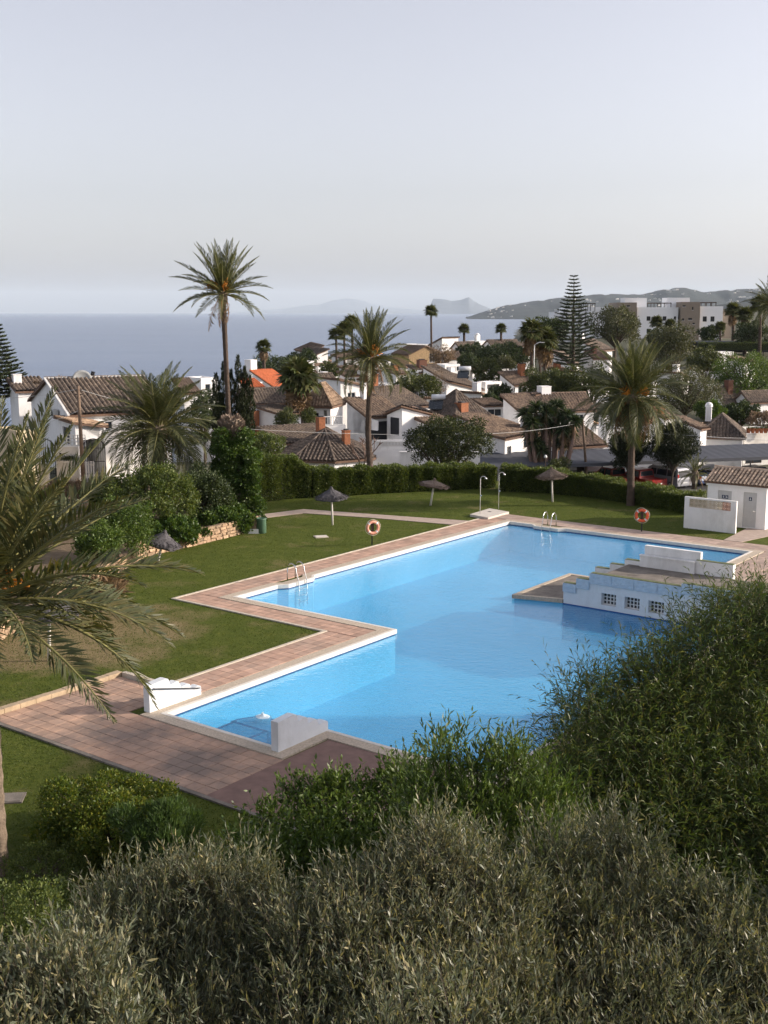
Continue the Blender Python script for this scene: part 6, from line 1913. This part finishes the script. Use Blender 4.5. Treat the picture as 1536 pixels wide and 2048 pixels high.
# ---- hedges
def hedge(label, pts, hts, wd, n_m, leaf=None):
    root = thing('hedge', label, 'hedge', pts[0], 'clipped hedges')
    core = MB()
    B, Dd = [], []
    for i in range(len(pts) - 1):
        p, q, h0, h1 = pts[i], pts[i + 1], hts[i], hts[i + 1]
        L = (q - p).xy.length
        e = Vector(((q - p).x, (q - p).y, 0)) / L
        nrm = Vector((e.y, -e.x, 0))
        k = wd / 2 - .12
        vs = []
        for r_, h in ((p, h0), (q, h1)):
            for s, z in ((1, -.3), (1, h - .12), (-1, h - .12), (-1, -.3)): vs.append(r_ + nrm * s * k + Vector((0, 0, z)))
        core.add(vs, [(0, 1, 5, 4), (1, 2, 6, 5), (2, 3, 7, 6), (0, 3, 2, 1), (4, 5, 6, 7)])
        n = int(L * n_m)
        u = rng.uniform(0, L, n); f = rng.uniform(0, 1, n)
        H_ = h0 + (h1 - h0) * u / L
        wav = .10 * np.sin(u * 2.1) + .08 * np.sin(u * 5.3 + 1)
        side = f < .62; top = (f >= .62) & (f < .9)
        z = np.where(top, H_ + rng.normal(-.02, .06, n) + wav, rng.uniform(0, 1, n) ** .8 * H_)
        off = np.where(side, wd / 2 - .02 + rng.normal(0, .06, n) + wav * np.clip(z, 0, 1) * .8, np.where(top, rng.uniform(-wd / 2, wd / 2, n), -wd / 2 + rng.normal(0, .05, n)))
        E, N_ = np.array(e), np.array(nrm)
        b = np.array([p.x, p.y, 0]) + u[:, None] * E + off[:, None] * N_
        b[:, 2] = z
        d = np.where(top[:, None], np.array([0, 0, 1.]), np.sign(off)[:, None] * N_ + np.array([0, 0, .5])) + rng.normal(size=(n, 3)) * .7
        B.append(b); Dd.append(d)
    core.build('inner_branches', mat('hedge_core', (.035, .042, .018), .95, .4, 6), root)
    b = np.concatenate(B)
    V, Q = leaves(b, np.concatenate(Dd), rng.uniform(.09, .17, len(b)), rng.uniform(.05, .085, len(b)))
    link('foliage', npmesh('foliage', V, Q, leaf or HEDGE), root)
hedge('long clipped hedge along the lawn behind the straight-trunked palm', [G(505, 1003), G(585, 994), G(620, 993), G(760, 984), G(905, 977), G(985, 973)], [2.75, 2.7, 1.78, 1.62, 1.56, 1.45], 1.3, 2700)
hedge('clipped hedge along the car park behind the grey parasol and the broad drooping palm', [G(1002, 980), G(1090, 983), G(1200, 994), G(1300, 1010), G(1400, 1028)], [1.6, 1.5, 1.2, 1.1, 1.05], 1.3, 2700)
p0_, p1_ = P(1395, 690, 236), P(1570, 688, 236)
hd = hedge('low hedge along the street above the far carport', [Vector((p0_.x, p0_.y, 0)), Vector((p1_.x, p1_.y, 0))], [1.2, 1.2], 1.5, 260)
bpy.data.objects['hedge.002'].location.z = p0_.z - .7

# ---- left garden planting
def bush(label, px, py, D, rx, rz, leaf, n, L, Wd, k=26, seed=0, name='shrub', zb=.6, ry=None, shoot=0, up=.5, wild=.7, rc=None, group='garden shrubs', shell=.55):
    c = P(px, py, D)
    cl_ = blob(px, py, D, rx, ry or rx, rz, k, rc or min(rx, rz) * .45, seed)
    if D > 40: n, L, Wd, shell = int(n * 1.3), L * 1.25, Wd * 1.35, .25
    return grow(label, name, 'shrub', Vector((c.x, c.y, zb)), cl_, n, leaf, L, Wd, up, 1.0, wild, None, .06, group, shoot=shoot, shell=shell)
bush('large dark rounded shrub below the short date palm', 298, 985, 60, 2.6, 1.35, HEDGE, 15000, .12, .06, 44, 1, rc=.55)
bush('bright green shrub at the end of the big palm fronds', 236, 1055, 53, 1.35, 1.35, SHRUB, 9000, .11, .05, 34, 2)
bush('dark shrub between the short palm and the ivy mass', 412, 985, 63, 1.25, 1.5, DARKG, 8000, .12, .06, 30, 3)
bush('green shrub behind the big palm, above the low stone wall', 190, 1085, 49, .9, .8, SHRUB, 5000, .1, .05, 24, 4)
bush('dark leafy shrub in front of the iron gate', 215, 985, 66, 1.5, .7, HEDGE, 6500, .12, .06, 26, 5)
bush('dry straw-coloured brush below the gate pillar', 120, 985, 68, 2.4, .5, PINKD, 4500, .3, .03, 26, 6, up=1.2)
bush('low green weeds behind the big palm crown', 60, 1030, 60, 2.2, .7, OLIVG, 5500, .2, .03, 26, 7, up=1.0)
bush('trailing ivy over the dry stone wall by the drooping parasol', 345, 1060, 58.5, 1.7, .55, IVY, 8500, .13, .09, 34, 8, rc=.42)
bush('trailing ivy over the dry stone wall near the bin', 448, 1040, 62.5, 1.7, .55, IVY, 8500, .13, .09, 34, 9, rc=.42)
# pale fallen fronds and dry litter under the big palm
bush('heap of dry reddish palm litter under the big palm crown', 200, 1180, 44, 1.0, .3, DEADF, 1500, .5, .04, 14, 10, up=.1)
def ivy_stump():
    D = 66.3
    b = P(486, 1040, D); b.z = .3
    root = thing('ivy_stump', 'old palm stump with shaggy top wrapped in bright green ivy', 'ivy stump', b)
    top = P(462, 838, D)
    trunk(root, [b, P(470, 930, D), top], [.75, .62, .62], TRUNKL)
    B, Dd = [], []
    n = 420                                # old leaf bases
    for i in range(n):
        a = i * 2.39996; z = top.z - 2.2 + 2.3 * i / n
        rr = .62 * (1 if i < n * .8 else 1 - (i / n - .8) * 3)
        B.append((top.x + rr * math.cos(a), D + rr * math.sin(a), z)); Dd.append((math.cos(a) * .8, math.sin(a) * .8, .9))
    V, Q = leaves(np.array(B), np.array(Dd), .34, .17)
    link('leaf_bases', npmesh('leaf_bases', V, Q, mat('old_leaf_base', (.20, .15, .115), .9, .35, 5)), root)
    cl_ = []
    for k in range(84):
        s = k / 83
        y = 1040 - 170 * s
        x = 477 + 6 * math.sin(k * 1.7) - 8 * s + random.uniform(-46, 38) * (1 - .2 * s)
        p = P(x, y, D + random.uniform(-1.1, .2))
        cl_.append((p.x, p.y, p.z, random.uniform(.38, .6)))
    pt_, d = clump_pts(cl_, 42000, .6)
    V, Q = leaves(pt_, d + np.array([0, -.3, -.2]) + rng.normal(size=d.shape) * .6, rng.uniform(.09, .17, len(d)), rng.uniform(.07, .12, len(d)))
    link('ivy', npmesh('ivy', V, Q, IVY), root)
ivy_stump()

# ---- near planting below the balcony
def sky_clumps(sk, D0, D1, ybot, dx, dy, r, seed, back=1.0):
    """clumps filling the crown below an outline; lower ones stand nearer"""
    rr = random.Random(seed)
    out = []
    xs = [p[0] for p in sk]; ys_ = [p[1] for p in sk]
    x = xs[0]
    while x <= xs[-1]:
        y0 = float(np.interp(x, xs, ys_))
        y = y0
        while y < ybot:
            s = (y - min(ys_)) / max(1, ybot - min(ys_))
            D = D0 + (D1 - D0) * s + rr.uniform(-.3, .3) * r
            for j in range(2):
                dd = D + j * back * rr.uniform(.7, 1.3)
                p = P(x + rr.uniform(-.3, .3) * dx, y + r * F_PX / dd * .9 + rr.uniform(-.2, .2) * dy + j * 25, dd)
                out.append((p.x, p.y, p.z, r * rr.uniform(.75, 1.2)))
            y += dy
        x += dx
    rr.shuffle(out)
    return out
def near(label, name, cat, sk, D0, D1, ybot, dx, dy, r, leaf, n, L, Wd, shoot, seed, up=.6, wild=.5, back=1.0, bark=None, r0=.1, out=.7, droop=0.0, group=None, shell=.35):
    cl_ = sky_clumps(sk, D0, D1, ybot, dx, dy, r, seed, back)
    c = np.mean(np.array(cl_)[:, :3], 0)
    return grow(label, name, cat, Vector((c[0], c[1] + .3, -.1)), cl_, n, leaf, L, Wd, up, out, wild, bark, r0, group, True, shell, shoot, droop)
near('olive tree with sunlit gold mixed into its leaves next to the yellow-green shrub', 'olive_tree', 'olive tree', [(180, 1850), (230, 1790), (290, 1745), (350, 1730), (420, 1765), (490, 1715), (540, 1720), (580, 1800), (620, 1850)], 8.6, 6.2, 2150, 66, 95, .245, OLIVE, 105000, .062, .0122, 15, 1, up=1.1, wild=.42, back=.9, group='olive trees below the balcony')
near('grey-green olive tree in front of the broad dark green shrub', 'olive_tree', 'olive tree', [(620, 1850), (670, 1755), (720, 1715), (780, 1725), (830, 1690), (870, 1625), (920, 1660), (970, 1725), (1020, 1735), (1060, 1770)], 8.4, 6.0, 2150, 66, 95, .245, OLIVE, 115000, .062, .0122, 15, 2, up=1.1, wild=.42, back=.9, group='olive trees below the balcony')
near('broad olive tree in front of the willow-leaved tree', 'olive_tree', 'olive tree', [(1060, 1780), (1110, 1690), (1160, 1665), (1210, 1635), (1260, 1670), (1310, 1740), (1360, 1795), (1410, 1770), (1450, 1755), (1490, 1830), (1560, 1870), (1660, 1900)], 8.8, 6.2, 2150, 70, 95, .25, OLIVE, 125000, .062, .0122, 15, 3, up=1.1, wild=.42, back=.9, group='olive trees below the balcony')
near('low olive branches growing below the olive tree with sunlit gold leaves', 'olive_tree', 'olive tree', [(-60, 1960), (40, 1930), (120, 1900), (200, 1930), (260, 1990)], 6.0, 5.2, 2150, 70, 80, .2, OLIVE, 26000, .062, .0145, 13, 4, up=1.1, wild=.42, back=.6, group='olive trees below the balcony')
near('pale young olive shoots standing up before the grey-green olive', 'olive_tree', 'olive tree', [(790, 2010), (830, 1990), (920, 1985), (960, 2030)], 4.6, 4.4, 2100, 60, 60, .07, OLIVE, 900, .055, .011, 18, 5, up=2.2, wild=.4, back=.2, r0=.02, group='olive trees below the balcony')
near('tall olive tree mostly out of view, added to shade the broad olive tree', 'olive_tree', 'olive tree', [(1560, 1770), (1640, 1640), (1760, 1490), (1900, 1400), (2100, 1380), (2300, 1420)], 9.2, 7.0, 2150, 90, 110, .32, OLIVE, 60000, .07, .018, 15, 9, up=1.0, wild=.42, back=1.0, group='olive trees below the balcony')  # added past the edge of view to throw shade over the other olives
near('tall willow-leaved acacia leaning over the pool', 'acacia_tree', 'tree', [(1085, 1500), (1105, 1420), (1150, 1350), (1200, 1325), (1260, 1320), (1320, 1300), (1370, 1260), (1410, 1200), (1450, 1175), (1510, 1165), (1580, 1170), (1680, 1200)], 18.5, 14.0, 1800, 62, 75, .48, ACACIA, 190000, .15, .018, 11, 6, up=.7, wild=.5, back=1.6, droop=.2, out=1.0)
near('glossy upright shrub with lance leaves before the pool edge', 'shrub', 'shrub', [(840, 1545), (870, 1480), (900, 1450), (940, 1500), (985, 1490), (1030, 1505), (1075, 1490), (1105, 1560)], 13.0, 11.5, 1720, 52, 60, .26, SHRUB, 22000, .095, .022, 11, 7, up=1.3, wild=.4, back=.8, group='shrubs before the pool')
near('broad dark green shrub beside the dark red terrace', 'shrub', 'shrub', [(490, 1640), (530, 1615), (580, 1575), (640, 1550), (700, 1540), (760, 1545), (820, 1530), (860, 1560), (920, 1590), (1000, 1600), (1060, 1600)], 14.8, 12.5, 1760, 55, 62, .30, SHRUB, 50000, .088, .033, 9, 8, up=.8, wild=.6, back=1.0, group='shrubs before the pool')
bush('rounded shrub with yellow-green top on the shaded grass', 222, 1655, 24.4, 1.85, 1.05, SHRUBY, 38000, .085, .045, 50, 11, zb=0, rc=.42, shell=.6)
bush('oleander with long narrow leaves beside the yellow-green shrub', 318, 1655, 22.6, .82, .55, OLEAN, 8000, .16, .026, 18, 12, zb=0, up=1.2, wild=.5)
bush('dark clipped shrub below the near palm trunk', 40, 1900, 11.5, .85, .62, HEDGE, 22000, .04, .02, 36, 13, zb=-.2, rc=.26)
bush('low dark ground shrub beside the palm trunk foot', 95, 1745, 22.5, .95, .35, HEDGE, 7000, .06, .03, 22, 14, zb=0, rc=.28)

# ---- grass blades over the lawn
def grass():
    n = 230000
    y = rng.uniform(23, 82, n) ; x = rng.uniform(-.36, .36, n) * y
    d = np.stack([x - O2.x, y - O2.y], 1)
    a = d @ np.array([AX.x, AX.y]); b = d @ np.array([BX.x, BX.y])
    ok = np.ones(n, bool)
    def cut(a0, a1, b0, b1): nonlocal ok; ok &= ~((a > a0) & (a < a1) & (b > b0) & (b < b1))
    cut(9.93, 36.45, -10.47, 8.75); cut(-3.55, 12.2, -2.1, 12); cut(-3.55, 1.8, -4.2, 12); cut(36, 43.6, 3.1, 6.6); cut(40.5, 43.6, .6, 4.4); cut(34.3, 37.4, -11.8, -10.0)
    ok &= y < 80 - np.clip(x - 8, 0, 20) * .92
    wl = np.array([[p.x, p.y] for p in WALLP]); xo = np.interp(y, wl[::-1, 1], wl[::-1, 0]); ok &= (x > xo + .3) | (y > 67) | (y < 34)
    pp = [(607, 1019), (800, 1033), (945, 1043), (905, 1050), (740, 1036), (607, 1027), (525, 1037), (420, 1048), (420, 1040), (520, 1030)]
    poly = np.array([[G(*q).x, G(*q).y] for q in pp])
    ins = np.zeros(n, bool)
    for i in range(len(poly)):
        p, q = poly[i - 1], poly[i]
        c = ((p[1] > y) != (q[1] > y)) & (x < (q[0] - p[0]) * (y - p[1]) / (q[1] - p[1] + 1e-12) + p[0])
        ins ^= c
    ok &= ~ins
    m = ok.sum()
    base = np.stack([x[ok], y[ok], np.full(m, -.005)], 1)
    dr = rng.normal(size=(m, 3)) * .45 + np.array([0, 0, 1.])
    V, Q = leaves(base, dr, rng.uniform(.025, .06, m), rng.uniform(.018, .034, m))
    o = link('grass', npmesh('grass', V, Q, GRASSB))
    struct(o, True)
    tag(o, 'short green lawn grass around the pool', 'grass')
grass()

# ---- the hazy air over sea and land
def haze():
    m = bpy.data.materials.new('haze')
    m.use_nodes = True
    t = m.node_tree
    t.nodes.clear()
    out = t.nodes.new('ShaderNodeOutputMaterial')
    v = t.nodes.new('ShaderNodeVolumePrincipled')
    v.inputs['Color'].default_value = (.77, .885, 1.0, 1)
    v.inputs['Density'].default_value = HAZE
    v.inputs['Anisotropy'].default_value = .0
    t.links.new(v.outputs[0], out.inputs['Volume'])
    o = MB().box((0, 26000, 430), (100000, 53000, 942)).build('haze', m)
    o['kind'] = 'stuff'
    tag(o, 'pale bluish sea haze veiling the far hills', 'haze')
HAZE = 2.5e-5
haze()
